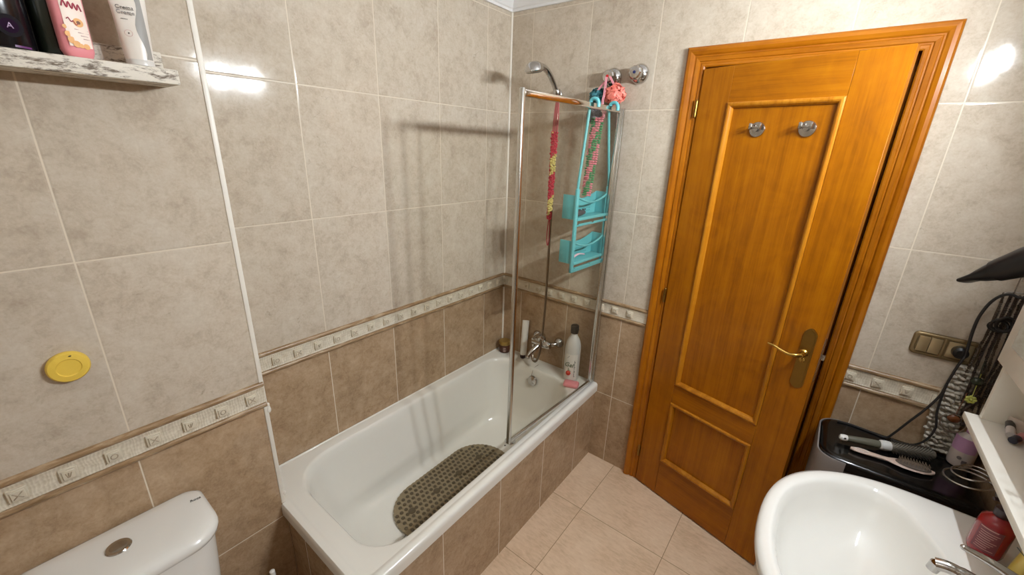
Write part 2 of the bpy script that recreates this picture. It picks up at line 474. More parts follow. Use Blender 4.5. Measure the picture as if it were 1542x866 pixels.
# border of relief tiles
def border(name, p0, p1, first, axis, label, ends=.0):
    p0 = Vector(p0); p1 = Vector(p1); d = (p1 - p0).normalized(); L = (p1 - p0).length; nrm = Vector((-d.y, d.x, 0))
    o = bpy.data.objects.new(name, None); C.objects.link(o); WLOC[o.name] = Vector((0, 0, 0)); tag(o, label, 'trim', kind='structure')
    m = MB()
    def prof(z0, z1, out):
        P = [(0, z0), (out * .35, z0 + .0008)]
        for i in range(7):
            a = -PI / 2 + PI * i / 6
            P.append((out * .35 + out * .65 * math.cos(a), (z0 + z1) / 2 + (z1 - z0) * .47 * math.sin(a)))
        P += [(out * .35, z1 - .0008), (0, z1)]
        return P
    for z0, z1 in ((ZU + .001, ZU + .0185), (ZT - .0205, ZT - .002)): sweep(m, [p0, p1], prof(z0, z1, .010))
    put('moulding', m, PENCIL, o)
    m = MB(); sweep(m, [p0, p1], [(0, ZU + .0185), (.004, ZU + .0185), (.0052, ZU + .021), (.0040, ZU + .0235), (.0040, ZT - .024), (.005, ZT - .022), (.004, ZT - .0205), (0, ZT - .0205)])
    u = first
    kk = 0
    while u < L - .012:
        if u > .012:
            for w, out in ((.032, .0105), (.023, .0135)):
                c = p0 + d * u + nrm * (out / 2); c.z = (ZU + ZT) / 2
                m.box(c, (w, out, w), .0012, 1, Matrix.Rotation(math.atan2(d.y, d.x), 3, 'Z').to_4x4(), mi=1)
            # small relief figure in each square: a cross, a ring or a knot
            base = p0 + d * u + nrm * .0138; base.z = (ZU + ZT) / 2
            if kk % 3 == 0:
                for sg in (1, -1): m.tube([base + d * .0075 + Vector((0, 0, .0075 * sg)), base - d * .0075 - Vector((0, 0, .0075 * sg))], .0014, 5, mi=2)
            elif kk % 3 == 1:
                m.tube([base + d * math.cos(a) * .0065 + Vector((0, 0, math.sin(a) * .0065)) for a in [i * PI / 5 for i in range(10)]], .0014, 5, closed=True, mi=2)
            else:
                for sg in (-.005, 0, .005): m.tube([base + d * sg + Vector((0, 0, .006)), base + d * (sg * .3 + .001) - Vector((0, 0, .006))], .0012, 5, mi=2)
        kk += 1; u += .08
    put('relief_tile', m, [listello_mat(axis), plain('border_square', rgb(206, 196, 176), .4, 0, .05, 90), plain('border_figure', rgb(168, 154, 132), .5, 0, .08, 90)], o)
    return o
border('trim_4', (0, 0, 0), (0, JY, 0), .1834 - .12, 'y', 'relief tile border along the tub wall')
border('trim_5', (JX, JY, 0), (JX, YN, 0), .039, 'y', 'relief tile border behind the toilet')
border('trim_6', (.904, 0, 0), (0, 0, 0), .904 - .817, 'x', 'relief tile border left of the door')
border('trim_7', (XR, 0, 0), (1.681, 0, 0), XR - 2.014, 'x', 'relief tile border right of the door')
border('trim_8', (XR, YN, 0), (XR, 0, 0), .05, 'y', 'relief tile border behind the washbasin')

# ------------------------------------------------------------------ door and its frame
W_V = wood_mat('honey_wood_upright', 'z')
W_H = wood_mat('honey_wood_cross', 'x')
W_F = wood_mat('honey_wood_frame', 'z', (156, 90, 8), (122, 62, 2), (176, 108, 18))
W_FH = wood_mat('honey_wood_frame_top', 'x', (156, 90, 8), (122, 62, 2), (176, 108, 18))
fr = bpy.data.objects.new('trim_9', None); C.objects.link(fr); WLOC[fr.name] = Vector((0, 0, 0)); tag(fr, 'honey wood casing round the door', 'door frame', kind='structure')
CW = .074
cprof = [(0, 0), (0, .009), (.004, .012), (.012, .0125), (.015, .010), (.019, .010), (.022, .014), (.034, .016), (.037, .0135), (.041, .0135), (.045, .018), (.056, .0225), (.066, .022), (.072, .017), (CW, .010), (CW, 0)]
def casing(part):
    mb = MB(); rings = []
    if part == 'left':
        for z, k in ((0, 0), (DZ, 1)): rings.append([(DX0 - a, -o, z + a * k) for a, o in cprof])
    elif part == 'right':
        for z, k in ((0, 0), (DZ, 1)): rings.append([(DX1 + a, -o, z + a * k) for a, o in cprof])
    else:
        for x, k in ((DX0, -1), (DX1, 1)): rings.append([(x + a * k, -o, DZ + a) for a, o in cprof])
    mb.loft(rings); return mb
put('casing_upright', casing('left'), W_F, fr, sharp=25); put('casing_upright', casing('right'), W_F, fr, sharp=25); put('casing_head', casing('top'), W_FH, fr, sharp=25)
for sgn, xx in ((1, DX0), (-1, DX1)):
    mb = MB(); mb.b3(xx - sgn * .031, xx, -.0, .105, 0, DZ + .03); mb.b3(xx, xx + sgn * .012, .042, .105, 0, DZ, .002)
    put('jamb', mb, W_F, fr)
mb = MB(); mb.b3(DX0, DX1, 0, .105, DZ, DZ + .031); mb.b3(DX0 + .012, DX1 - .012, .042, .105, DZ - .012, DZ, .002); put('jamb_head', mb, W_FH, fr)

ANG = -math.radians(14.1)
door = bpy.data.objects.new('door_1', None); C.objects.link(door); door.location = (.979, -.0195, 0); door.rotation_euler = (0, 0, ANG)
tag(door, 'honey wood panelled door standing slightly ajar', 'door', kind='structure')
LW, LH, LT = .621, 2.018, .038
sx0, sx1 = .120, .490
zb, zm0, zm1, zt = .215, .562, .662, 1.892
mb = MB(); mb.b3(.002, sx0, 0, LT, .008, LH, .0015, 1); put('hinge_stile', mb, W_V, door, True)
mb = MB(); mb.b3(sx1, LW, 0, LT, .008, LH, .0015, 1); put('lock_stile', mb, W_V, door, True)
for nm, a, b in (('bottom_rail', .008, zb), ('middle_rail', zm0, zm1), ('top_rail', zt, LH)):
    mb = MB(); mb.b3(sx0, sx1, .0004, LT - .0004, a, b, .0008, 1); put(nm, mb, W_H, door, True)
def ring_moulding(x0, x1, z0, z1):
    mb = MB()
    prof = [(0, .006), (0, -.004), (.004, -.0075), (.009, -.0085), (.014, -.006), (.018, -.001), (.021, .006), (.021, .012), (0, .012)]
    cs = [((x0, z0), (1, 1)), ((x1, z0), (-1, 1)), ((x1, z1), (-1, -1)), ((x0, z1), (1, -1))]
    rings = [[(c[0] + k[0] * a, o, c[1] + k[1] * a) for a, o in prof] for c, k in cs]
    mb.loft(rings, True, False, loop=True); return mb
for z0, z1 in ((zb, zm0), (zm1, zt)):
    mb = MB(); mb.b3(sx0 - .001, sx1 + .001, .010, .028, z0 - .001, z1 + .001); put('panel', mb, W_V, door, True)
    put('panel_moulding', ring_moulding(sx0, sx1, z0, z1), wood_mat('honey_wood_moulding', 'z', (170, 106, 18), (136, 78, 6), (190, 128, 36)), door, True, sharp=20)
# lock plate, lever, hinges
hp = MB(); px = .578
prof = []
for i in range(13):
    a = PI * i / 12; prof.append((px + .021 * math.cos(a), 1.118 + .016 * math.sin(a)))
prof = [(px + .021, 1.108), (px + .0175, 1.116), (px + .012, 1.122), (px + .006, 1.1275), (px, 1.129), (px - .006, 1.1275), (px - .012, 1.122), (px - .0175, 1.116), (px - .021, 1.108),
        (px - .021, .905), (px - .012, .893), (px, .888), (px + .012, .893), (px + .021, .905)]
M = Matrix(((1, 0, 0, 0), (0, 0, -1, 0), (0, 1, 0, 0), (0, 0, 0, 1)))
hp.prism(prof, 0, .004, M)
inner = [((x - px) * .78 + px, (z - 1.008) * .955 + 1.008) for x, z in prof]
hp.prism(inner, .004, .0062, M)
plate = put('lock_plate', hp, BRASS, door, True)
hb = MB(); hb.cyl((px - .004, -.005, 1.032), (px - .004, -.040, 1.032), .011, .009)
hb.lathe([(.014, 0), (.015, .004), (.010, .010)], (px - .004, -.005, 1.032), (0, -1, 0))
L = smooth([(px - .004, -.036, 1.032), (px - .018, -.050, 1.031), (px - .036, -.054, 1.029), (px - .06, -.056, 1.034), (px - .085, -.056, 1.042), (px - .108, -.055, 1.044)], 5)
hb.tube(L, [.0085 - .0045 * i / (len(L) - 1) for i in range(len(L))], 10)
put('lever_handle', hb, BRASS_B, door, True)
kb = MB(); kb.lathe([(.010, 0), (.010, .005), (.006, .008)], (px - .002, -.005, 1.006), (0, -1, 0)); kb.b3(px - .0045, px + .0005, -.021, -.010, .998, 1.014, .002)
put('thumb_turn', kb, BRASS_B, door, True)
lb = MB(); lb.b3(LW - .001, LW + .0015, .010, .028, .93, 1.10); lb.b3(LW, LW + .012, .013, .025, 1.02, 1.04, .002)
put('latch', lb, STEEL, door, True)
for z in (1.875, 1.079, .196):
    h = MB(); h.cyl((-.003, -.006, z - .027), (-.003, -.006, z + .027), .0055, n=14); h.sphere((-.003, -.006, z + .030), .0052, 10, 6); h.sphere((-.003, -.006, z - .030), .0052, 10, 6)
    h.cyl((-.003, -.006, z - .001), (-.003, -.006, z + .001), .0062, n=14)
    put('hinge', h, BRASS, door, True)

# robe hooks on the door
DM = Matrix.Translation(door.location) @ Matrix.Rotation(ANG, 4, 'Z')
def hook():
    r = thing('robe_hook', 'round steel robe hook on the door, nearer the hinges', 'hook', DM @ Vector((.242, .010, 1.796)), ANG, 'steel robe hooks on the door')
    a = MB(); a.lathe([(.0255, 0), (.0265, .003), (.025, .006), (.012, .0075)], (0, 0, 0), (0, -1, 0)); put('back_plate', a, STEEL, r, True)
    b = MB(); b.cyl((0, -.006, 0), (0, -.020, 0), .008)
    b.b3(-.016, .016, -.026, -.020, .003, .010, .002)
    for s in (-1, 1): b.b3(s * .016 - .005, s * .016 + .005, -.030, -.018, -.001, .021, .003)
    put('prong', b, STEEL, r, True); return r
hk = hook(); copy_tree(hk, DM @ Vector((.402, .010, 1.797)), 'round steel robe hook on the door, nearer the lever handle')

# ------------------------------------------------------------------ bathtub
TX, TE, TZ = .692, -1.478, .480
tub = thing('bathtub', 'white enamelled bathtub set in a tiled surround', 'bathtub', (.35, -.74, 0))
def ring(x0, x1, y0, y1, r, z): return [(p[0], p[1], z) for p in rrect(x0, x1, y0, y1, r, 9, 8)]
RI = [.17, .14, .20, .13]   # basin corner radii
def basin(d, z):  # inner outline shrunk by d
    return ring(.052 + d, .637 - d * .9, -1.392 + d * 1.15, -.098 - d * 1.1, [max(.03, q - d * .25) for q in RI], z)
rings = [ring(.002, TX, TE, -.002, .006, .432), ring(.002, TX, TE, -.002, .006, .462), ring(.002, TX - .0015, TE + .0015, -.002, .006, .474),
         ring(.002, TX - .007, TE + .005, -.002, .006, TZ - .0008), ring(.004, TX - .020, TE + .016, -.004, .007, TZ), ring(.006, TX - .030, TE + .028, -.006, .03, TZ - .001),
         ring(.008, TX - .033, TE + .032, -.008, .035, TZ - .004), ring(.012, TX - .038, TE + .040, -.012, .04, TZ - .004),
         basin(-.004, TZ - .005), basin(.002, TZ - .008), basin(.008, TZ - .020), basin(.014, TZ - .05)]
for k in range(1, 8):
    f = k / 8; rings.append(basin(.014 + .062 * f ** 1.3, TZ - .05 - .265 * f))
bot = lambda d, z: ring(.145 + d, .555 - d, -1.205 + d * 1.6, -.255 - d * 1.2, [.16 - d * .3, .14 - d * .3, .15 - d * .3, .12 - d * .3], z)
rings += [ring(.113, .582, -1.268, -.205, [.165, .145, .18, .13], .140), ring(.128, .568, -1.238, -.228, [.16, .14, .16, .12], .116), bot(.0, .104), bot(.035, .098), bot(.09, .096), bot(.15, .095)]
m = MB(); m.loft(rings, True, False)
last = [Vector(p) for p in rings[-1]]
m.b.faces.new([m.b.verts.new(p) for p in last])
bmesh.ops.remove_doubles(m.b, verts=m.b.verts[:], dist=1e-5)
put('tub_shell', m, ENAMEL, tub, sharp=50)
m = MB(); m.lathe([(.030, -.004), (.031, .002), (.027, .008), (.010, .0105), (.004, .012)], (.335, -.124, .405), (0.02, -1, .22), 28)
put('overflow_plate', m, CHROME, tub)
m = MB(); m.lathe([(.030, 0), (.031, .003), (.022, .005), (.018, .002)], (.335, -.32, .097), (0, 0, 1), 28); put('drain', m, CHROME, tub)
ch = MB(); ch.tube(smooth([(.325, -.052, .478), (.322, -.092, .474), (.322, -.112, .45), (.326, -.128, .42)], 4), .0012, 6); put('plug_chain', ch, STEEL, tub)
m = MB(); m.b3(TX - .021, TX - .011, TE + .014, 0, 0, .4315); struct('wall_bath_front', m, M_APRON, 'brown tiled front of the bath surround', 'bath panel')
m = MB(); m.b3(JX, TX - .0205, TE + .014, TE + .024, 0, .4315); struct('wall_bath_end', m, M_APEND, 'brown tiled end of the bath surround', 'bath panel')
# thin joint line at the top of the bath panel
m = MB(); m.b3(TX - .012, TX - .0095, TE + .012, -.002, .421, .425); m.b3(JX, TX - .0095, TE + .0125, TE + .0145, .421, .425); struct('trim_10', m, GROUTW, 'pale joint line under the tub rim', 'trim')

# bath mat with suction bubbles
MATC = plain('mat_vinyl', rgb(134, 119, 92), .25, 0, .12, 60)
MATD = plain('mat_vinyl_dark', rgb(80, 68, 47), .2, 0, .15, 60)
m = MB()
mx, my0, my1 = .345, -1.085, -.425; hw = .178
def mz(y): return .106
out = rrect(mx - hw, mx + hw, my0, my1, .172, 14, 10)
# scalloped outline
sc = []
P = [Vector((p[0], p[1], 0)) for p in out]
acc = 0
for i, p in enumerate(P):
    q = P[(i + 1) % len(P)]; nseg = max(1, int((q - p).length / .006))
    for j in range(nseg):
        a = p.lerp(q, j / nseg); acc += (q - p).length / nseg
        dirn = Vector((a.x - mx, (a.y - min(max(a.y, my0 + .17), my1 - .17)), 0)).normalized()
        sc.append(a + dirn * .004 * abs(math.sin(acc / .024 * PI)))
m.loft([[(p.x, p.y, .103) for p in sc], [(p.x, p.y, .108) for p in sc]])
ny, nx = 25, 13
for i in range(nx):
    for j in range(ny):
        x = mx - hw + .018 + (2 * hw - .036) * i / (nx - 1)
        y = my0 + .016 + (my1 - my0 - .032) * (j + (.5 if i % 2 else 0)) / ny
        cy = min(max(y, my0 + .172), my1 - .172)
        if math.hypot(x - mx, y - cy) > .166: continue
        hole = (i in (4, 8) and j % 6 == 3)
        if hole: m.lathe([(.017, .0), (.017, .0025), (.011, .003)], (x, y, .1075), (0, 0, 1), 14, mi=1)
        else:
            m.lathe([(.0088, 0), (.0080, .003), (.0060, .0046), (.002, .0050)], (x, y, .1075), (0, 0, 1), 12, mi=1)
            if random.random() < .8: m.lathe([(.0035, 0), (.0025, .0025), (.0006, .003)], (x + .0125, y + .006, .1078), (0, 0, 1), 6)
solo('bath_mat', m, [MATC, MATD], 'grey-brown oval vinyl bubble mat lying in the bathtub', 'bath mat', (mx, (my0 + my1) / 2, .103))

# ------------------------------------------------------------------ shower screen
P0 = Vector((.657, 0, 0)); P1 = Vector((.620, -.716, 0))
sd = (P1 - P0).normalized(); sn = Vector((-sd.y, sd.x, 0)) * -1    # sn points into the tub
if sn.x > 0: sn = -sn
SM = frame((0, 0, 1), sd)       # local x along the screen, z up
def S(a, b, z): return P0 + sd * a + sn * b + Vector((0, 0, z))
LS = (P1 - P0).length
scr = thing('shower_screen', 'framed glass shower screen standing on the bathtub rim', 'shower screen', (.64, -.36, TZ))
def sbox(mb, a0, a1, b0, b1, z0, z1, bev=.002): return mb.box(S((a0 + a1) / 2, (b0 + b1) / 2, (z0 + z1) / 2), (abs(a1 - a0), abs(b1 - b0), abs(z1 - z0)), bev, 2, SM)
m = MB(); sbox(m, 0.001, .016, -.010, .014, .483, 1.885); sbox(m, .019, .032, -.008, .012, .483, 1.884); put('wall_profile', m, ALU, scr)
m = MB(); sbox(m, .034, .046, -.009, .009, .487, 1.884, .004); put('pivot_post', m, ALU, scr)
m = MB(); sbox(m, .046, LS - .008, -.008, .008, 1.862, 1.885, .006); put('top_rail', m, plain('polished_rail', rgb(222, 214, 204), .1, 1.0, .02), scr)
m = MB(); sbox(m, .046, LS - .008, -.006, .006, .488, .502, .003); sbox(m, .046, LS - .008, -.003, .003, .483, .489, .001); put('bottom_rail', m, ALU, scr)
m = MB(); sbox(m, LS - .010, LS + .006, -.009, .009, .486, 1.888, .004); put('free_post', m, ALU, scr)
m = MB(); sbox(m, .044, LS - .008, -.0022, .0022, .498, 1.866, 0); put('glass_pane', m, GLASS, scr)

# ------------------------------------------------------------------ shower head, hose, valves, mixer
hs = thing('hand_shower', 'chrome hand shower head parked in its wall holder above the tub', 'shower head', (.333, -.10, 1.99))
m = MB(); m.lathe([(.006, .032), (.020, .030), (.034, .022), (.042, .008), (.044, -.004), (.040, -.010), (.036, -.012)], (.318, -.232, 2.032), (-.04, -.22, 1), 32)
hd = put('spray_head', m, CHROME, hs)
m = MB(); m.lathe([(.036, -.0125), (.030, -.0145), (.016, -.0155), (.0005, -.016)], (.318, -.232, 2.032), (-.04, -.22, 1), 32); put('nozzle_face', m, plain('grey_nozzle', rgb(120, 116, 108), .4, .3), hd)
m = MB(); L = smooth([(.320, -.205, 2.050), (.325, -.165, 2.048), (.329, -.125, 2.028), (.333, -.088, 1.990), (.336, -.062, 1.950), (.338, -.052, 1.915)], 6)
m.tube(L, [.0145 - .004 * i / (len(L) - 1) for i in range(len(L))], 14); put('handle', m, CHROME, hs)
m = MB(); m.lathe([(.024, 0), (.025, .004), (.020, .010), (.012, .014)], (.302, -.001, 1.957), (0, -1, 0), 24); m.cyl((.302, -.012, 1.957), (.334, -.052, 1.952), .010, n=16)
m.lathe([(.016, -.020), (.018, -.015), (.018, .014), (.0165, .018)], (.3365, -.060, 1.952), (-.05, -.35, 1), 24)
solo('shower_holder', m, CHROME, 'chrome wall holder carrying the hand shower', 'shower holder', (.345, 0, 1.965))
m = MB(); H = smooth([(.338, -.052, 1.917), (.340, -.050, 1.86), (.343, -.052, 1.6), (.345, -.055, 1.2), (.348, -.058, .9), (.352, -.075, .72), (.360, -.105, .60), (.352, -.120, .545), (.328, -.118, .535), (.310, -.100, .56), (.302, -.082, .60)], 14)
m.tube(H, [.0062 + .0007 * (i % 2) for i in range(len(H))], 10)
solo('shower_hose', m, plain('hose_steel', rgb(150, 140, 126), .3, 1.0, .1), 'ribbed metal shower hose looping down to the tub mixer', 'hose', (.34, -.05, 1.2))

def valve(x, z, red):
    r = thing('shut_off_valve', 'round chrome wall valve with a %s dot, %s the door' % (('red', 'farther from') if red else ('blue', 'next to')), 'valve', (x, 0, z), 0, 'chrome shut-off valves on the wall')
    a = MB(); a.lathe([(.041, .0), (.041, .004), (.037, .013), (.026, .022), (.018, .026)], (x, 0, z), (0, -1, 0), 32); put('escutcheon', a, CHROME, r)
    a = MB(); a.lathe([(.018, .020), (.027, .024), (.0285, .034), (.0275, .054), (.023, .060), (.001, .061)], (x, 0, z), (0, -1, 0), 10); k = put('knob', a, CHROME, r, sharp=25)
    d = MB(); d.lathe([(.006, .060), (.006, .0625), (.001, .063)], (x, 0, z), (0, -1, 0), 16)
    e = put('index_dot', d, plain('red_dot', rgb(190, 30, 30), .4) if red else plain('blue_dot', rgb(30, 40, 90), .4), k); e['label'] = 'red index dot' if red else 'blue index dot'
    return r
valve(.590, 2.012, True); valve(.712, 2.020, False)

mx_ = thing('tub_mixer', 'chrome single-lever mixer tap on the wall above the bathtub', 'tap', (.345, 0, .63))
for x in (.275, .425):
    m = MB(); m.lathe([(.030, 0), (.031, .004), (.026, .016), (.016, .026), (.012, .030)], (x, 0, .640), (0, -1, 0), 28); put('escutcheon', m, CHROME, mx_)
    m = MB(); sg = 1 if x < .35 else -1
    m.tube(smooth([(x, -.022, .640), (x + sg * .012, -.040, .638), (x + sg * .035, -.058, .636)], 5), .012, 14); put('inlet', m, CHROME, mx_)
m = MB(); m.lathe([(.018, -.062), (.022, -.056), (.025, -.040), (.026, .0), (.025, .040), (.022, .056), (.018, .062)], (.345, -.066, .636), (1, 0, 0), 28); put('mixer_body', m, CHROME, mx_)
m = MB(); m.lathe([(.024, 0), (.026, .012), (.024, .030), (.018, .040), (.006, .044)], (.345, -.066, .654), (0, -.25, 1), 28); L = smooth([(.345, -.075, .690), (.345, -.10, .702), (.345, -.135, .700), (.345, -.162, .694)], 5); m.tube(L, [.010 - .003 * i / (len(L) - 1) for i in range(len(L))], 12, flat=.7); put('lever', m, CHROME, mx_)
m = MB(); m.tube(smooth([(.335, -.082, .622), (.326, -.110, .606), (.318, -.135, .588), (.314, -.148, .572)], 6), [.015] * 18 + [.014], 16); m.lathe([(.014, 0), (.0155, .006), (.013, .016)], (.315, -.147, .578), (-.1, -.3, -1), 20); put('spout', m, CHROME, mx_)
m = MB(); m.lathe([(.013, 0), (.015, .008), (.012, .020), (.008, .024)], (.300, -.076, .622), (0, 0, -1), 20); put('hose_outlet', m, CHROME, mx_)

# ------------------------------------------------------------------ toiletries on the tub rim
jx, jy = .060, -.050
jr = thing('hair_mask_jar', 'brown jar with a gold lid in the tub corner', 'jar', (jx, jy, TZ - .004))
m = MB(); m.lathe([(.030, 0), (.034, .003), (.035, .010), (.035, .046), (.032, .052), (.029, .054)], (jx, jy, TZ - .004)); put('jar_body', m, plain('brown_jar', rgb(70, 38, 24), .2, 0, .1), jr)
m = MB(); m.lathe([(.035, .052), (.0355, .056), (.0355, .072), (.034, .075), (.001, .0755)], (jx, jy, TZ - .004), n=40); put('lid', m, plain('gold_lid', rgb(168, 138, 74), .32, .7), jr)
m = MB()
for i, w in enumerate((.016, .02, .013, .018, .015)):
    z = TZ + .008 + .006 * i; a0 = -1.15
    m.loft([[(jx + .0353 * math.cos(a0 + w / .035 * t), jy + .0353 * math.sin(a0 + w / .035 * t), z + dz) for t in (0, .33, .66, 1)] for dz in (0, .0022)], False, False)
put('label_print', m, plain('pale_print', rgb(196, 170, 160), .6), jr)

def flat_tube(mb, c, w, d, h, capw, caph, taper=1.25, lean=(0, 0), yaw=0.0, parts=None):
    """cosmetic tube standing on its cap; returns rings of the body"""
    R = Matrix.Rotation(yaw, 3, 'Z'); rings = []
    N = 20
    for i in range(9):
        f = i / 8; z = caph + (h - caph) * f
        ww = w * (1 + (taper - 1) * f); dd = d * (1 - f) ** .7 + .0015
        rings.append([Vector(c) + R @ Vector((math.cos(2 * PI * j / N) * ww / 2, math.sin(2 * PI * j / N) * dd / 2, 0)) + Vector((lean[0] * z, lean[1] * z, z)) for j in range(N)])
    mb.loft(rings); return rings
tx, ty = .198, -.040
tb = thing('cream_tube', 'white squeeze tube with a dark cap standing beside the tub mixer', 'tube', (tx, ty, TZ - .004))
m = MB(); flat_tube(m, (tx, ty, TZ - .004), .040, .036, .245, .03, .024, 1.0, (0.0, .06), .5); put('tube_body', m, plain('white_tube', rgb(222, 218, 210), .35), tb)
m = MB(); m.lathe([(.015, 0), (.0165, .002), (.0165, .024), (.012, .026)], (tx, ty, TZ - .004), n=24); put('cap', m, plain('dark_cap', rgb(34, 26, 40), .4), tb)
bx, by = .545, -.055
bt = thing('shampoo_bottle', 'tall translucent white bottle with a black flip cap on the tub rim', 'bottle', (bx, by, TZ - .004))
m = MB(); m.lathe([(.036, 0), (.0415, .004), (.043, .014), (.043, .185), (.042, .207), (.037, .232), (.028, .253), (.019, .268), (.0165, .278), (.0165, .288)], (bx, by, TZ - .004), n=40); put('bottle_body', m, plain('milky_plastic', rgb(206, 205, 200), .28, 0, .02, sss=.3), bt)
m = MB(); m.lathe([(.0185, .282), (.0215, .284), (.0222, .320), (.021, .327), (.017, .330), (.001, .331)], (bx, by, TZ - .004), n=32); m.b3(bx + .006, bx + .028, by - .010, by - .002, TZ + .304, TZ + .313, .002); put('flip_cap', m, plain('black_cap', rgb(40, 37, 33), .4), bt)
def wrap(mb, c, r, a0, a1, z0, z1, n=14, mi=0):
    cols = [a0 + (a1 - a0) * i / n for i in range(n + 1)]
    return mb.loft([[(c[0] + r * math.cos(a), c[1] + r * math.sin(a), z) for a in cols] for z in (z0, z1)], False, False, mi)
va = math.atan2(-1.884 - by, 1.498 - bx)     # side of the bottle that looks into the room
lb = (bx, by, 0)
m = MB(); wrap(m, lb, .0433, va - .95, va + .75, TZ + .012, TZ + .165, 20); lab = put('label', m, plain('white_label', rgb(226, 222, 214), .45), bt); lab['label'] = 'white printed label'
m = MB(); m.sphere((bx + .043 * math.cos(va - .35), by + .043 * math.sin(va - .35), TZ + .052), (.014, .014, .014), 14, 10); put('fruit_print', m, plain('fruit_red', rgb(190, 48, 30), .45), lab)
m = MB()
for a, z, q in ((-.28, .068, .5), (-.42, .07, -.5), (-.2, .064, .1), (-.35, .074, 1.2)):
    p = Vector((bx + .044 * math.cos(va + a), by + .044 * math.sin(va + a), TZ + z)); tdir = Vector((-math.sin(va), math.cos(va), 0))
    m.tube([p, p + (tdir * math.cos(q) + Vector((0, 0, 1)) * math.sin(q)) * .010], [.0022, .0006], 6)
put('leaf_print', m, plain('leaf_green', rgb(72, 110, 52), .5), lab)
text_mesh('lettering', 'Gel', .036, facing(Vector((bx, by, TZ + .103)) + Vector((math.cos(va - .33), math.sin(va - .33), 0)) * .0447, (math.cos(va - .33), math.sin(va - .33), 0)), plain('print_green', rgb(86, 112, 88), .5), lab, shear=.25)
m = MB()
for i in range(11):
    z = TZ + .03 + i * .0095; wrap(m, lb, .0437, va + .32, va + .32 + (.10 if i % 3 else .16), z, z + .0045 + .002 * (i % 2), 2)
for i in range(3): wrap(m, lb, .0437, va - .62 + .1 * i, va - .55 + .1 * i, TZ + .140 + .006 * i, TZ + .145 + .006 * i, 2)
put('fine_lettering', m, plain('print_dark', rgb(70, 72, 70), .5), lab)
m = MB(); M = Matrix.Rotation(.35, 4, 'Z'); m.box((.588, -.122, TZ + .008), (.084, .054, .026), .012, 4, M); m.box((.588, -.122, TZ + .0195), (.048, .028, .004), .0018, 2, M)
solo('soap_bar', m, plain('pink_soap', rgb(224, 142, 148), .35, 0, .05, sss=.3), 'pink bar of soap lying at the foot of the white bottle', 'soap', (.588, -.122, TZ - .004))

# ------------------------------------------------------------------ hanging shower caddy
AQUA = plain('aqua_plastic', rgb(104, 188, 195), .35, 0, .03)
cad = thing('shower_caddy', 'aqua plastic two-basket caddy hooked over the shower screen', 'caddy', S(.2, .02, 1.2))
def Cp(a, b, z): return S(a, .014 + b, z)       # a from wall, b depth into the tub
A0, A1 = .020, .310                              # right and left post
HA, HB = .098, .262                              # hooks
z_low, z_up = 1.170, 1.545
for a_h, a_p in ((HA, A0 + .010), (HB, A1 - .010)):
    m = MB()
    L = smooth([S(a_h, -.022, 1.868), S(a_h, -.021, 1.884), S(a_h, -.012, 1.897), S(a_h, .004, 1.899), S(a_h, .015, 1.890), S(a_h, .018, 1.86), S(a_h + (a_p - a_h) * .18, .018, 1.80), S(a_h + (a_p - a_h) * .50, .018, 1.70), S(a_h + (a_p - a_h) * .85, .018, 1.60), S(a_p, .018, z_up), S(a_p, .018, z_up - .04)], 6)
    rr = []
    for i in range(len(L)): rr.append(.0075 if i < 26 else .0060)
    m.tube(L, rr, 10); put('strap', m, AQUA, cad)
def cbox(mb, a0, a1, b0, b1, z0, z1, bev=.002): return mb.box(Cp((a0 + a1) / 2, (b0 + b1) / 2, (z0 + z1) / 2), (abs(a1 - a0), abs(b1 - b0), abs(z1 - z0)), bev, 2, SM)
m = MB(); cbox(m, A0, A0 + .021, -.003, .010, z_low, z_up, .004); cbox(m, A1 - .021, A1, -.003, .010, z_low, z_up, .004)
cbox(m, A0, A1, -.003, .010, z_low, z_low + .020, .004)
put('back_frame', m, AQUA, cad)
def basket(zf, h, dep=.070):
    m = MB()
    # floor with slots: rails
    cbox(m, A0 + .01, A1 - .01, 0, dep, zf, zf + .004, .001)
    cbox(m, A0 + .015, A1 - .015, -.006, .004, zf - .006, zf + .008, .003)
    for i in range(2):
        a = A0 + .025 + i * .130
        cbox(m, a, a + .112, -.008, -.004, zf - .024, zf - .018, .001)
    cbox(m, A0 + .015, A1 - .015, -.006, .002, zf - .030, zf - .024, .002)
    # ends
    for a in (A0 + .004, A1 - .007): cbox(m, a, a + .003, .002, dep, zf, zf + h, .0012)
    # far wall with a scooped top edge
    N = 16; rows = []
    for zz in (0, 1):
        rw = []
        for i in range(N + 1):
            f = i / N; a = A0 + .004 + (A1 - A0 - .008) * f
            top = zf + h - .030 * math.sin(PI * f) * .9
            rw.append(a); rows.append((a, top)) if zz == 0 else None
    for b in (dep - .003, dep):
        pass
    ringA = [Cp(a, dep - .003, zf) for a, t in rows]; ringB = [Cp(a, dep - .003, t) for a, t in rows]; ringC = [Cp(a, dep, t) for a, t in rows]; ringD = [Cp(a, dep, zf) for a, t in rows]
    m.loft([ringA, ringB, ringC, ringD], False, False)
    # front lip, scooped
    rows2 = [(a, zf + .020 + .026 * abs(2 * (a - A0) / (A1 - A0) - 1) ** 2) for a, t in rows]
    rA = [Cp(a, 0, zf) for a, t in rows2]; rB = [Cp(a, 0, zf + .003) for a, t in rows2]; rC = [Cp(a, .003, zf + .003) for a, t in rows2]
    # small drain holes shown as darker studs on the far wall
    for i in range(12):
        for j in range(3):
            c = Cp(A0 + .06 + i * .014, dep - .0035, zf + .018 + j * .012); m.lathe([(.0026, 0), (.0026, .0006)], c, -sn, 8, mi=1)
    # curved upper rim bar
    Lr = [Cp(a, .004, zf + h - .002 - .034 * math.sin(PI * (a - A0) / (A1 - A0))) for a, t in rows]
    m.tube(Lr, .0045, 8)
    return m
AQD = plain('aqua_shadow', rgb(48, 120, 126), .5)
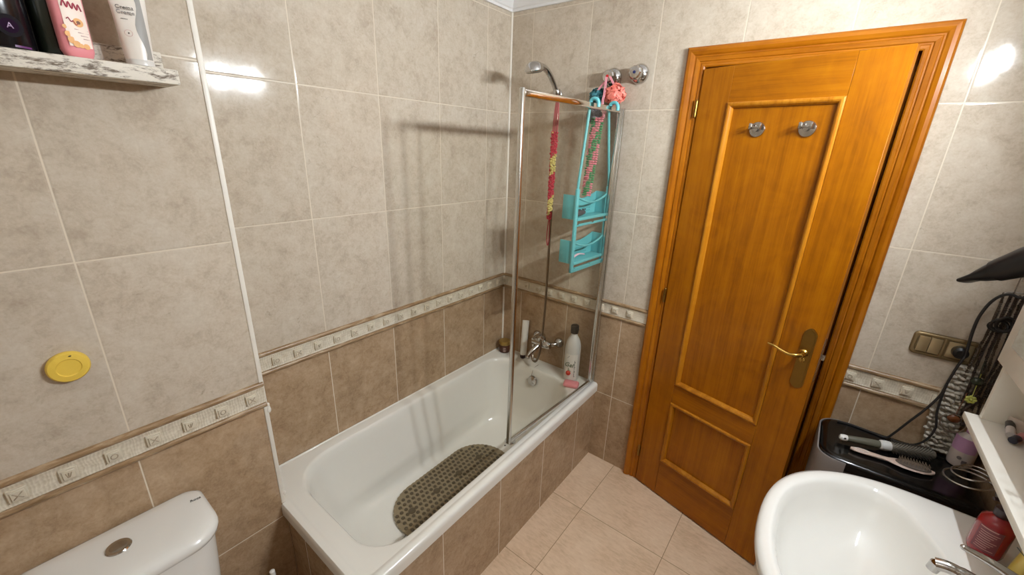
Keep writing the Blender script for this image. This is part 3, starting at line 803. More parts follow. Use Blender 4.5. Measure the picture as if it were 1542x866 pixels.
put('basket', basket(1.412, .105), [AQUA, AQD], cad); put('basket', basket(1.212, .105), [AQUA, AQD], cad)
# things in the caddy
m = MB(); c = Cp(.232, .034, 1.431)
m.loft([[c + Matrix.Rotation(.1, 3, 'Z') @ (SM.to_3x3() @ Vector((x, .016 * math.cos(t) * w, .013 * math.sin(t) * w + dz))) for t in [i * PI / 6 for i in range(12)]] for x, w, dz in ((-.07, .2, .004), (-.055, .75, .0), (-.02, 1.0, 0), (.02, .95, .0), (.05, .7, 0), (.062, .2, .0))])
for i in range(14): m.sphere(c + SM.to_3x3() @ Vector((-.05 + .0075 * i, random.uniform(-.008, .008), .012 + random.uniform(0, .004))), .0035, 6, 4)
solo('nail_brush', m, plain('charcoal_brush', rgb(74, 72, 76), .7, 0, .2), 'charcoal brush lying in the upper caddy basket', 'brush', c)
rz = thing('razor', 'pink and white razor lying in the lower caddy basket', 'razor', Cp(.20, .03, 1.23))
m = MB(); m.tube(smooth([Cp(.285, .020, 1.226), Cp(.25, .022, 1.236), Cp(.21, .026, 1.240), Cp(.17, .03, 1.233), Cp(.15, .03, 1.228)], 5), [.005] * 10 + [.0035] * 11, 8); put('handle', m, plain('pink_white_plastic', rgb(228, 190, 204), .35), rz)
m = MB(); m.box(Cp(.291, .02, 1.224), (.010, .040, .008), .002, 2, SM); put('blade_head', m, plain('lilac_plastic', rgb(150, 140, 170), .4), rz)
m = MB(); m.tube(smooth([Cp(.282, .024, 1.405), Cp(.280, .026, 1.36), Cp(.286, .026, 1.33), Cp(.277, .026, 1.318), Cp(.272, .026, 1.335), Cp(.276, .025, 1.37), Cp(.279, .024, 1.405)], 5), .0022, 6)
solo('pink_cord_loop', m, plain('pink_cord', rgb(214, 150, 150), .6), 'short pink cord loop hanging under the upper caddy basket', 'cord', Cp(.28, .025, 1.36))

# ------------------------------------------------------------------ puffs and scrub straps
def puff(name, c, r, col, label, n=46, wave=9):
    """bath puff: many ruffled net ribbons round one centre, one mesh"""
    m = MB(); c = Vector(c)
    for k in range(n):
        ax = Vector((random.gauss(0, 1), random.gauss(0, 1), random.gauss(0, 1))).normalized()
        M = frame(ax).to_3x3(); a0 = random.uniform(0, 6.28); span = random.uniform(1.4, 2.6)
        rr = r * random.uniform(.72, 1.0); rows = [[], []]
        for i in range(13):
            a = a0 + span * i / 12; w = .22 * math.sin(a * wave + k)
            for q, s in ((0, -1), (1, 1)):
                rows[q].append(c + M @ Vector((math.cos(a), math.sin(a), w + s * .16)) * rr * (1 + .10 * math.cos(a * wave * 1.3 + k + s)))
        m.loft(rows, False, False)
    m.sphere(c, r * .72, 12, 8)
    return solo(name, m, plain('net_%d_%d' % (col[0] * 1000, col[2] * 1000), col, .6, 0, .12, 200), label, 'bath puff', c, 'bath puffs hanging at the shower screen')
puff('bath_puff', (.634, -.056, 1.936), .046, rgb(238, 134, 118), 'coral pink net bath puff hanging from the red-dotted valve')
puff('bath_puff', (.553, -.058, 1.930), .038, rgb(50, 112, 122), 'teal net bath puff behind the top rail of the shower screen', 40)
puff('bath_puff', (.548, -.066, 1.852), .037, rgb(112, 114, 122), 'grey net bath puff behind the shower glass', 40)
PINKC = plain('pink_cord_bright', rgb(236, 160, 172), .55)
for nm, pts, lab in (('hanging_cord', [(.600, -.058, 2.013), (.622, -.066, 1.985), (.636, -.062, 1.965), (.634, -.06, 1.95)], 'pink hanging cord of the coral bath puff'),
                     ('hanging_cord', [(.586, -.060, 2.010), (.602, -.095, 1.94), (.600, -.10, 1.90), (.612, -.095, 1.84)], 'long pink hanging cord of the striped back scrubber'),
                     ('hanging_cord', [(.582, -.062, 1.99), (.560, -.075, 1.955), (.552, -.07, 1.93), (.558, -.07, 1.92)], 'pink hanging cord of the teal bath puff')):
    m = MB(); 
    for s in (-.003, .003): m.tube(smooth([(x + s, y, z) for x, y, z in pts], 5), .0022, 6)
    solo(nm, m, PINKC, lab, 'cord', pts[0], 'pink hanging cords on the valve')
# striped scrubber
PGW = [rgb(228, 140, 156), rgb(232, 160, 170), rgb(72, 148, 92), rgb(66, 138, 84)]
m = MB(); N = 60
x0, z0, z1 = .578, 1.838, 1.500
for k in range(34):
    f = k / 33; z = z0 + (z1 - z0) * f; w = .030 * (1 - .25 * f); lean = -.022 * f
    for j in range(5):
        u = -1 + 2 * (j + .5) / 5
        ph = (u * .5 + f * 1.9) % 1.0
        mi = 0 if (ph < .5) else 1
        m.sphere((x0 + lean + u * w + random.uniform(-.002, .002), -.082 - random.uniform(0, .006) - .012 * (1 - u * u), z + random.uniform(-.0015, .0015)), (.0078, .008, .0046), 8, 5, mi=mi)
m.tube(smooth([(x0 - .026, -.085, z0 + .012), (x0, -.085, z0 - .002), (x0 + .026, -.085, z0 + .012), (x0 + .034, -.085, z0 + .03)], 4), .004, 6)
sc_ = solo('back_scrubber', m, [plain('scrub_pink', rgb(226, 138, 152), .7, 0, .12, 200), plain('scrub_green', rgb(74, 150, 98), .7, 0, .12, 200)], 'pink and green striped net back scrubber hanging behind the caddy', 'back scrubber', (x0, -.085, 1.67))
# red and yellow strap
st = thing('net_strap', 'red and yellow knitted scrub strap hanging below the hand shower', 'scrub strap', (.352, -.072, 1.55))
m = MB()
for k in range(62):
    f = k / 61; z = 1.778 - .42 * f
    for j in range(4):
        u = -1 + 2 * (j + .5) / 4; ph = (f * 2.1 + u * .12) % 1.0
        mi = 0 if ph < .58 or u < -.4 else 1
        m.sphere((.346 + u * .018 * (1 - .3 * f) + random.uniform(-.003, .003), -.070 - .010 * (1 - u * u) + random.uniform(-.003, .003), z + random.uniform(-.002, .002)), (.0062, .0062, .0046), 7, 5, mi=mi)
put('knitted_net', m, [plain('strap_red', rgb(196, 66, 84), .7, 0, .15, 200), plain('strap_yellow', rgb(214, 200, 128), .7, 0, .15, 200)], st)
m = MB()
for s in (-.012, -.004, .004, .012): m.tube(smooth([(.349, -.070, 1.945), (.349 + s * .7, -.072, 1.90), (.348 + s, -.072, 1.84), (.346 + s, -.072, 1.775)], 4), .0035, 6)
put('top_net', m, plain('strap_top', rgb(176, 96, 98), .7), st)
m = MB(); m.tube(smooth([(.345, -.072, 1.36), (.339, -.072, 1.31), (.338, -.072, 1.25), (.345, -.072, 1.215), (.352, -.072, 1.245), (.351, -.072, 1.31), (.348, -.072, 1.36)], 5), .0028, 6); put('end_loop', m, plain('strap_red2', rgb(176, 60, 76), .7), st)

# ------------------------------------------------------------------ shelf on the left wall and what stands on it
WORN = distressed_mat()
sh = thing('wall_shelf', 'worn white-painted wooden ledge shelf on the left wall', 'shelf', (JX, -1.9, 1.81))
SD = .104; sz0, sz1 = 1.808, 1.838; sy0, sy1 = -2.15, -1.547
m = MB(); m.b3(JX, JX + SD, sy0, sy1, sz0, sz1, .0025, 2); put('shelf_board', m, WORN, sh)
m = MB(); m.b3(JX + .0005, JX + .014, sy0, sy1 - .001, sz1 - .002, 1.880, .002, 2); put('back_lip', m, WORN, sh)
def ang_text(c, r, a, z, s, size, mat, par, nm='lettering', shear=0): return text_mesh(nm, s, size, facing((c[0] + r * math.cos(a), c[1] + r * math.sin(a), z), (math.cos(a), math.sin(a), 0)), mat, par, shear=shear)
bz = sz1 + .0003
# black can
cx_, cy_ = .254, -1.790
bk = thing('hair_spray_can', 'glossy black can with a purple emblem on the wall shelf', 'spray can', (cx_, cy_, bz))
m = MB(); m.lathe([(.040, 0), (.042, .003), (.042, .155), (.038, .165), (.024, .172)], (cx_, cy_, bz), n=44); put('can_body', m, plain('can_black', rgb(16, 13, 17), .2, 0, .2), bk)
m = MB(); m.lathe([(.026, .172), (.026, .215), (.022, .222), (.001, .223)], (cx_, cy_, bz), n=32); put('cap', m, BLACK_P, bk)
va = math.atan2(-1.884 - cy_, 1.498 - cx_)
m = MB(); wrap(m, (cx_, cy_, 0), .0424, va + .35, va + .95, bz + .003, bz + .0065, 14); put('purple_band', m, plain('can_purple', rgb(92, 40, 96), .4), bk)
em = facing((cx_ + .0425 * math.cos(va + .36), cy_ + .0425 * math.sin(va + .36), bz + .036), (math.cos(va + .36), math.sin(va + .36), 0))
m = MB(); c0 = em.translation; m.lathe([(.0175, 0), (.0175, .0004), (.012, .0006)], c0, em.col[2].xyz, 28); put('emblem_halo', m, plain('can_grey', rgb(34, 31, 35), .9, spec=.1), bk)
m = MB(); m.lathe([(.0115, .0005), (.0115, .0010), (.0005, .0012)], c0, em.col[2].xyz, 28); eb = put('emblem', m, plain('emblem_dark', rgb(36, 18, 38), .9, spec=.1), bk)
M2 = em.copy(); M2.translation = c0 + em.col[2].xyz * .0018
text_mesh('lettering', 'A', .013, M2, plain('emblem_purple', rgb(128, 80, 128), .4), eb)
# dark green bottle
m = MB(); gx, gy = .236, -1.722; m.lathe([(.022, 0), (.024, .003), (.024, .12), (.020, .135), (.011, .142), (.011, .165)], (gx, gy, bz), n=28)
solo('dark_bottle', m, plain('dark_green', rgb(24, 28, 20), .25, 0, .2), 'dark green bottle wedged between the black can and pink bottle', 'bottle', (gx, gy, bz))
# pink bottle
kx, ky = .262, -1.694
pk = thing('pink_bottle', 'pink bottle with a floral label on the wall shelf', 'bottle', (kx, ky, bz))
yw = .28
R = Matrix.Rotation(yw, 3, 'Z')
def pring(w, d, z, e=2.6):
    o = []
    for j in range(32):
        a = 2 * PI * j / 32; c, s = math.cos(a), math.sin(a)
        o.append(Vector((kx, ky, bz)) + R @ Vector((math.copysign(abs(c) ** (2 / e), c) * d, math.copysign(abs(s) ** (2 / e), s) * w, z)))
    return o
m = MB(); m.loft([pring(.016, .010, 0), pring(.0205, .013, .003), pring(.0245, .0165, .014), pring(.025, .017, .12), pring(.024, .015, .15), pring(.012, .010, .165), pring(.010, .010, .18)]); put('bottle_body', m, plain('pink_plastic', rgb(226, 142, 148), .3, 0, .05), pk)
m = MB(); m.lathe([(.013, .178), (.013, .205), (.001, .206)], (kx, ky, bz)); put('cap', m, WHITE_P, pk)
ln = R @ Vector((1, 0, 0)); lt = R @ Vector((0, 1, 0))
def lp(t, z, o=.0178): return Vector((kx, ky, bz)) + lt * t + ln * (o - .0035 * (t / .02) ** 2) + Vector((0, 0, z))
m = MB(); m.loft([[lp(t, z) for t in (-.0165, -.012, -.008, -.004, 0, .005, .01, .015, .0185)] for z in (.020, .05, .08, .115)], False, False); lab = put('label', m, plain('cream_label', rgb(240, 222, 208), .5), pk); lab['label'] = 'cream floral label'
m = MB(); m.lathe([(.0075, 0), (.0075, .0004), (.001, .0006)], lp(.004, .062, .0182), ln, 14); 
for q in ((-.012, .030, .006), (-.006, .024, .006), (.0, .022, .004), (.008, .022, .005), (-.015, .04, .005), (-.017, .052, .0035)): m.lathe([(q[2], 0), (q[2], .0003), (.001, .0004)], lp(q[0], q[1], .0181), ln, 10)
put('flower_print', m, plain('flower_orange', rgb(224, 164, 92), .5), lab)
m = MB(); m.lathe([(.003, .0006), (.003, .001), (.0005, .0012)], lp(.004, .062, .0182), ln, 10); put('flower_heart', m, plain('flower_brown', rgb(120, 66, 30), .5), lab)
m = MB()
scr_pts = [lp(-.014 + .0035 * i, .090 + (.006 if i % 2 else -.004) - .0004 * i, .0186) for i in range(9)]
m.tube(smooth(scr_pts, 5), .0011, 6); m.tube(smooth([lp(-.012 + .003 * i, .0665 - .002 * i + (.0035 if i % 2 else -.001), .0186) for i in range(6)], 4), .0007, 5)
put('script_print', m, plain('script_red', rgb(168, 66, 84), .5), lab)
m = MB()
for i, (a, b) in enumerate(((-.004, .017), (0, .017), (.003, .015), (.006, .017))): m.tube([lp(a, .050 - .005 * i, .0184), lp(b, .050 - .005 * i, .0176)], .0005, 4)
put('fine_lettering', m, plain('print_pinkgrey', rgb(172, 130, 130), .5), lab)
# white cream tube
ux, uy = .262, -1.600
ct = thing('cream_tube', 'white tube lettered Crema Creme at the end of the wall shelf', 'tube', (ux, uy, bz))
yaw = PI / 2 - .10
m = MB(); m.loft([[Vector((ux, uy, bz)) + Matrix.Rotation(yaw, 3, 'Z') @ Vector((math.cos(2 * PI * j / 28) * w, math.sin(2 * PI * j / 28) * d, z)) for j in range(28)] for z, w, d in ((.012, .0235, .020), (.03, .0245, .0195), (.06, .026, .017), (.09, .0275, .0135), (.12, .0295, .009), (.15, .031, .004), (.158, .0315, .0012), (.172, .0315, .0012))])
body = put('tube_body', m, plain('tube_white', rgb(222, 214, 204), .28), ct)
m = MB(); m.lathe([(.020, 0), (.0225, .002), (.0228, .010), (.0215, .0125)], (ux, uy, bz), n=36, sx=1, sy=1.04); put('cap', m, plain('tube_cap', rgb(206, 202, 196), .3), ct)
tn = Matrix.Rotation(yaw, 3, 'Z') @ Vector((0, -1, 0)); tt = Matrix.Rotation(yaw, 3, 'Z') @ Vector((1, 0, 0))
def dep(z): 
    zz = [.012, .03, .06, .09, .12, .15]; dd = [.020, .0195, .017, .0135, .009, .004]; ww = [.0235, .0245, .026, .0275, .0295, .031]
    for i in range(5):
        if z <= zz[i + 1]: f = (z - zz[i]) / (zz[i + 1] - zz[i]); return dd[i] + (dd[i + 1] - dd[i]) * f, ww[i] + (ww[i + 1] - ww[i]) * f
    return dd[-1], ww[-1]
def up(t, z, o=.0004):
    d, w = dep(z); return Vector((ux, uy, bz)) + tt * t + tn * (d * math.sqrt(max(0, 1 - (t / w) ** 2)) + o) + Vector((0, 0, z))
m = MB()
rowsg = []
for i in range(13):
    z = .014 + .126 * i / 12; edge = .0075 + .0045 * math.sin(i * .75 + .6); rowsg.append([up(edge + (.0205 - edge) * q, z) for q in (0, .2, .4, .6, .8, 1)])
m.loft(rowsg, False, False); put('grey_figure', m, plain('tube_grey', rgb(150, 147, 142), .25), body)
PG = plain('print_grey', rgb(84, 78, 76), .5)
for s, z, sz in (('Crema', .106, .0102), ('Creme', .0970, .0102)):
    mm = facing(up(-.0080, z, .0034), tn - tt * .16 + Vector((0, 0, .26)))
    text_mesh('lettering', s, sz, mm, PG if s == 'Crema' else plain('print_grey_pale', rgb(138, 132, 128), .5), body)
m = MB(); 
for i in range(5): m.tube([up(-.017 + .0022 * i, .0855, .0006), up(-.0155 + .0022 * i, .0855, .0006)], .0006, 4)
put('fine_lettering', m, PG, body)
m = MB(); m.sphere(up(-.010, .060, .0004), .0014, 8, 6); put('dot_print', m, PG, body)
m = MB(); m.tube([up(-.010 + .006 * math.cos(a), .060 + .006 * math.sin(a), .0003) for a in [i * PI / 8 for i in range(16)]], .0004, 4, closed=True); put('ring_print', m, plain('print_rose', rgb(206, 170, 164), .5), body)

# yellow disc
m = MB(); m.lathe([(.033, 0), (.036, .004), (.036, .012), (.033, .016), (.021, .0175), (.0195, .0155), (.001, .0150)], (JX, -1.846, 1.195), (1, 0, 0), 44, sx=1.0)
m.sphere((JX + .0168, -1.839, 1.222), (.001, .0028, .0014), 8, 5, mi=1)
solo('wall_disc', m, [plain('yellow_plastic', rgb(226, 192, 78), .45, 0, .03), DARK_R], 'yellow round plastic disc stuck on the left wall', 'air freshener', (JX, -1.846, 1.195))

# ------------------------------------------------------------------ toilet and brush
tl = thing('toilet', 'white ceramic toilet with a close-coupled cistern', 'toilet', (.45, -1.872, 0))
YC = -1.872
def tring(x0, x1, hw_, z, rb, rf):
    return [(p[0], p[1], z) for p in rrect(x0, x1, YC - hw_, YC + hw_, [rb, rf, rf, rb], 8, 6)]
m = MB(); m.loft([tring(.206, .398, .150, .395, .03, .06), tring(.206, .404, .160, .45, .03, .06), tring(.205, .408, .172, .60, .03, .065), tring(.205, .410, .179, .694, .03, .07)]); put('cistern', m, CERAMIC, tl)
m = MB(); m.loft([tring(.206, .410, .180, .6945, .03, .07), tring(.203, .420, .188, .700, .03, .075), tring(.203, .423, .191, .712, .032, .08), tring(.204, .421, .189, .722, .034, .08), tring(.208, .412, .180, .729, .036, .08), tring(.216, .396, .166, .7325, .04, .075), tring(.236, .36, .13, .734, .045, .06), tring(.27, .33, .06, .7345, .025, .025)]); lid = put('cistern_lid', m, CERAMIC, tl, sharp=60)
m = MB(); m.lathe([(.0245, -.002), (.0255, .001), (.0235, .0036), (.018, .0036)], (.297, YC, .7345), n=36); bn = put('button_ring', m, CHROME, tl)
m = MB(); m.lathe([(.0175, -.001), (.0175, .0035), (.014, .0048), (.001, .005)], (.297, YC, .7345), n=36); put('flush_button', m, STEEL, bn)
text_mesh('lettering', 'Roca', .0125, Matrix.Translation((.268, -1.705, .7338)) @ Matrix.Rotation(1.35 + .12, 4, 'Z'), plain('print_black', rgb(50, 48, 48), .5), lid, .0004)
def oval(cx, a, b, z, e=2.2):
    o = []
    for j in range(40):
        t = 2 * PI * j / 40; c, s = math.cos(t), math.sin(t)
        o.append((cx + a * math.copysign(abs(c) ** (2 / e), c), YC + b * math.copysign(abs(s) ** (2 / e), s), z))
    return o
m = MB(); m.loft([oval(.52, .22, .115, 0), oval(.52, .20, .105, .06), oval(.53, .19, .10, .16), oval(.565, .235, .145, .28), oval(.585, .265, .178, .37), oval(.585, .265, .180, .395)]); put('bowl', m, CERAMIC, tl)
m = MB(); m.loft([oval(.595, .245, .182, .396), oval(.595, .250, .187, .402), oval(.595, .250, .187, .418), oval(.595, .24, .178, .426), oval(.595, .14, .10, .430)]); put('seat_lid', m, plain('seat_white', rgb(226, 224, 220), .2), tl)
tbx, tby = .300, -1.572
br = thing('toilet_brush', 'white toilet brush in its holder between toilet and tub', 'toilet brush', (tbx, tby, 0))
m = MB(); m.lathe([(.040, 0), (.045, .004), (.044, .10), (.040, .14), (.036, .142), (.036, .10)], (tbx, tby, 0), n=28); put('holder', m, CERAMIC, br)
m = MB(); m.lathe([(.010, .10), (.008, .14), (.0075, .28), (.009, .325), (.008, .340), (.001, .345)], (tbx, tby, 0), n=16); put('handle', m, CERAMIC, br)

# ------------------------------------------------------------------ washbasin
SY = -.850
sk = thing('washbasin', 'white ceramic pedestal washbasin beside the door wall', 'washbasin', (1.85, SY, 0))
XB = XR - .002
def bring(xf, hwid, z, inset=0.0, n=48, e=2.35):
    """outline of the basin: superellipse front, straight back"""
    o = []; cxx = 1.86; a = cxx - xf
    for j in range(n + 1):
        t = PI / 2 + PI * j / n
        c, s = math.cos(t), math.sin(t)
        o.append((cxx + a * math.copysign(abs(c) ** (2 / e), c), SY + hwid * math.copysign(abs(s) ** (2 / e), s), z))
    o.append((XB - inset, SY - hwid * .985, z))
    for q in (.5, 0, -.5): o.append((XB - inset, SY - hwid * q, z))
    o.append((XB - inset, SY + hwid * .985, z))
    return o
def bowl(f, z, n=48):
    o = []; cxx = 1.715; 
    full = bring(1.547, .325, z)
    N = len(full)
    cx2 = 1.722
    for p in full:
        dx, dy = p[0] - cx2, p[1] - SY; L_ = math.hypot(dx, dy); ux, uy = dx / L_, dy / L_; e = 2.3
        r = 1 / ((abs(ux / .170) ** e + abs(uy / .300) ** e) ** (1 / e))
        r = min(r, L_ * .93) * f
        o.append((cx2 + ux * r, SY + uy * r, z))
    return o
m = MB()
m.loft([bring(1.67, .20, .700), bring(1.61, .255, .725), bring(1.555, .318, .775), bring(1.531, .344, .815), bring(1.525, .351, .838), bring(1.528, .348, .849), bring(1.538, .338, .855, .004), bring(1.549, .327, .857, .01),
        bowl(1.02, .8565), bowl(1.0, .8545), bowl(.97, .848), bowl(.93, .828), bowl(.86, .79), bowl(.74, .755), bowl(.52, .733), bowl(.25, .724), bowl(.10, .722)])
put('basin', m, CERAMIC, sk, sharp=60)
m = MB(); m.lathe([(.024, 0), (.025, .002), (.016, .004), (.001, .004)], (1.718, SY, .7225), n=28); put('drain', m, CHROME, sk)
m = MB(); m.loft([[(1.86 + a * math.cos(t), SY + b * math.sin(t), z) for t in [i * PI / 14 for i in range(28)]] for z, a, b in ((0, .115, .105), (.02, .112, .10), (.1, .095, .085), (.5, .09, .08), (.68, .115, .11), (.72, .13, .13))]); put('pedestal', m, CERAMIC, sk)
tp = thing('basin_tap', 'chrome single-lever tap at the back of the washbasin', 'tap', (1.965, -.868, .857))
ty_ = -.868
m = MB(); m.lathe([(.027, 0), (.028, .003), (.024, .008), (.0225, .05), (.023, .085), (.020, .092)], (1.965, ty_, .857), n=32); put('tap_body', m, CHROME, tp)
m = MB(); L = smooth([(1.955, ty_, .905), (1.92, ty_, .925), (1.88, ty_, .938), (1.845, ty_ + .002, .943), (1.825, ty_ + .003, .938)], 6); m.tube(L, [.016] * 8 + [.0135] * 8 + [.012] * (len(L) - 16), 14); m.cyl((1.827, ty_ + .003, .940), (1.824, ty_ + .003, .922), .0105, .0100); put('spout', m, CHROME, tp)
m = MB(); m.lathe([(.022, 0), (.0225, .012), (.016, .024), (.004, .028)], (1.965, ty_, .950), n=28); L = smooth([(1.955, ty_, .966), (1.93, ty_, .978), (1.89, ty_ + .002, .992), (1.848, ty_ + .004, 1.000)], 6); m.tube(L, [.0135 - .0085 * i / (len(L) - 1) for i in range(len(L))], 12); m.sphere(L[-1], .0052, 12, 8); put('lever', m, CHROME, tp)

# red soap bottle and yellow tube on the deck
rx, ry, rz_ = 1.953, -.640, .8575
rb = thing('red_soap_bottle', 'dark red bottle with a printed back label on the washbasin deck', 'bottle', (rx, ry, rz_))
m = MB(); m.lathe([(.024, 0), (.0285, .003), (.030, .010), (.030, .075), (.028, .090), (.018, .100), (.012, .104), (.012, .110)], (rx, ry, rz_), n=40); put('bottle_body', m, plain('red_plastic', rgb(140, 22, 32), .2, 0, .08, coat=.4), rb)
m = MB(); m.lathe([(.013, .104), (.0145, .106), (.0145, .124), (.010, .128), (.005, .130), (.005, .142), (.010, .144), (.010, .150), (.001, .151)], (rx, ry, rz_), n=28); m.tube([(rx, ry, rz_ + .148), (rx - .026, ry - .01, rz_ + .146)], [.006, .004], 8); put('pump', m, plain('pump_dark', rgb(46, 24, 28), .35), rb)
va = math.atan2(-1.884 - ry, 1.498 - rx)
m = MB(); wrap(m, (rx, ry, 0), .0303, va - .75, va + .6, rz_ + .016, rz_ + .078, 16); lab = put('label', m, plain('label_plum', rgb(116, 52, 62), .45), rb); lab['label'] = 'plum-coloured printed label'
m = MB()
for i in range(9): wrap(m, (rx, ry, 0), .0306, va - .60 + .05 * (i % 2), va + .45 - .12 * ((i * 3) % 4), rz_ + .022 + .0055 * i, rz_ + .0235 + .0055 * i, 8)
wrap(m, (rx, ry, 0), .0306, va - .68, va + .3, rz_ + .0745, rz_ + .077, 8)
put('fine_lettering', m, plain('print_pink', rgb(196, 150, 140), .5), lab)
yx, yy = 1.996, -.690
yt = thing('yellow_tube', 'yellow and clear flat tube standing beside the red bottle', 'tube', (yx, yy, rz_))
m = MB(); flat_tube(m, (yx, yy, rz_), .050, .036, .150, .02, .004, 1.05, (0, 0), 1.35); put('tube_body', m, plain('yellow_gel', rgb(216, 190, 96), .3, 0, .1, 40), yt)
m = MB(); m.lathe([(.015, 0), (.017, .002), (.017, .006)], (yx, yy, rz_), n=24); put('cap', m, plain('clear_cap', rgb(210, 206, 190), .3), yt)
m = MB()
nv = Vector((-1, -.25, 0)).normalized(); tv = Vector((nv.y, -nv.x, 0))
for i in range(5): m.tube([Vector((yx, yy, rz_ + .07 + .013 * i)) + nv * (.0165 - .002 * i) + tv * -.014, Vector((yx, yy, rz_ + .07 + .013 * i)) + nv * (.0165 - .002 * i) + tv * (.012 - .004 * (i % 2))], .0009, 5)
put('fine_lettering', m, plain('print_bluegrey', rgb(96, 104, 110), .5), yt)

# ------------------------------------------------------------------ mirror cabinet and lamps
CX0, CY0, CY1 = 1.940, -.345, -1.060
cab = thing('mirror_cabinet', 'white mirror cabinet with an open bottom shelf above the washbasin', 'cabinet', (2.0, -.70, 1.05))
m = MB(); m.b3(1.912, XR - .001, CY1, CY0 + .004, 1.040, 1.058, .002); put('bottom_shelf', m, WHITE_P, cab)
for y in (CY0, CY1 + .018):
    m = MB(); m.b3(CX0, XR - .001, y - .018, y, 1.058, 1.225, .0015); put('side_panel', m, WHITE_P, cab)
m = MB(); m.b3(CX0 + .004, XR - .001, CY1, CY0, 1.222, 1.900, .002); put('cabinet_box', m, WHITE_P, cab)
MIR = plain('mirror_glass', rgb(225, 228, 226), .02, 1.0, .0)
for i, (a, b) in enumerate(((CY0, -.70), (-.704, CY1))):
    m = MB(); m.b3(1.926, CX0 + .003, b, a, 1.224, 1.900, .002); d = put('door', m, WHITE_P, cab)
    m = MB(); m.b3(1.9245, 1.927, b + .05, a - .05, 1.28, 1.85); put('mirror', m, MIR, d)
    m = MB(); m.lathe([(.007, 0), (.006, .008), (.009, .014), (.001, .018)], (1.926, (-.70 + (.03 if i == 0 else -.034)), 1.25), (-1, 0, 0), 18); put('knob', m, CHROME, d)
lampm = thing('vanity_light', 'chrome lamp bar with three round spot lamps above the mirror cabinet', 'lamp', (XR, -.71, 2.07))
m = MB(); m.b3(XR - .025, XR - .001, -1.02, -.40, 2.045, 2.105, .005); m.b3(XR - .030, XR - .003, -.74, -.68, 1.9005, 2.06, .003); put('lamp_bar', m, CHROME, lampm)
BULB_S, FILL_S = 780, 110
BULB = emit_mat('bulb_glow', (.955, 1.02, 1.07, 1), BULB_S)

fill = thing('added_fill_light', 'added fill-light trough, out of view, on the wall opposite the door', 'lamp', (.95, YN, 1.95))  # unseen fitting, added so the ceiling bounces soft fill into the room
m = MB(); m.loft([[(x, YN + .002 + a, z) for a, z in ((0, 1.90), (.06, 1.90), (.13, 1.98), (.13, 2.02), (.122, 2.02), (.122, 1.985), (.058, 1.91), (.008, 1.91), (.008, 2.02), (0, 2.02))] for x in (.35, 1.65)]); put('trough', m, WHITE_P, fill, sharp=20)
m = MB(); m.tube([(.37, YN + .06, 1.945), (1.63, YN + .06, 1.945)], .013, 12); put('fill_tube', m, emit_mat('fill_glow', (.94, 1.01, 1.07, 1), FILL_S), fill)  # glowing strip of the added fill light
LT_, LY_ = math.radians(16), math.radians(3)
for y in (-.535, -.710, -.885):
    ld = Vector((-math.cos(LT_) * math.cos(LY_), -math.cos(LT_) * math.sin(LY_), -math.sin(LT_))); lc = Vector((1.870, y, 2.075))
    m = MB(); m.tube([(XR - .02, y, 2.075), (1.98, y, 2.083), lc - ld * .035], .008, 10); put('lamp_arm', m, CHROME, lampm)
    m = MB(); m.lathe([(.012, -.045), (.024, -.040), (.035, -.020), (.039, .000), (.039, .003), (.0365, .003), (.036, -.001), (.001, -.002)], lc, ld, 32); put('lamp_cup', m, CHROME, lampm)
    m = MB(); m.lathe([(.0355, .0015), (.034, .0038), (.027, .0058), (.015, .0070), (.001, .0074)], lc, ld, 32); put('lamp_lens', m, BULB, lampm)

# cosmetics on the cabinet shelf
pcx, pcy, pcz = 1.992, -.415, 1.0585
m = MB()
rr = []
for i in range(7):
    f = i / 6; w = .032 * math.sin(PI * (.12 + .76 * f)); 
    rr.append([(pcx + .075 * (f - .5) * .5 + .010, pcy - .10 * (f - .5) + math.cos(t) * w * .6, pcz + .0205 + math.sin(t) * .020 * (.5 + .5 * math.sin(PI * f))) for t in [j * PI / 8 for j in range(16)]])
m.loft(rr); solo('clear_pouch', m, clear_plastic('clear_vinyl', (.93, .86, .82, 1), .22), 'clear vinyl cosmetics pouch on the cabinet shelf', 'pouch', (pcx, pcy, pcz))
def stick(name, p, q, r, mats, label, g='make-up sticks in the clear pouch'):
    p, q = Vector(p), Vector(q); t = thing(name, label, 'make-up', p, 0, g)
    m = MB(); mid = p.lerp(q, .55); m.cyl(p, mid, r, r, 18); put('tube', m, mats[0], t)
    m = MB(); m.tube([mid, mid.lerp(q, .93), q], [r * 1.08, r * 1.08, r * .7], 18); put('cap', m, mats[1], t)
NV = plain('navy_cap', rgb(28, 28, 44), .3); PK_ = plain('rose_plastic', rgb(190, 130, 132), .3); RD_ = plain('brick_plastic', rgb(150, 64, 56), .35); GY_ = plain('pearl_plastic', rgb(190, 184, 182), .3)
stick('mascara', (1.974, -.445, pcz + .013), (1.986, -.378, pcz + .017), .0085, (GY_, BLACK_P), 'pearl grey make-up stick with a black cap in the pouch')
stick('lip_gloss', (1.999, -.425, pcz + .013), (1.972, -.470, pcz + .012), .008, (PK_, NV), 'rose make-up stick with a navy cap in the pouch')
stick('lip_pencil', (2.004, -.475, pcz + .013), (2.020, -.405, pcz + .015), .009, (RD_, PK_), 'brick red make-up stick with a rose cap in the pouch')

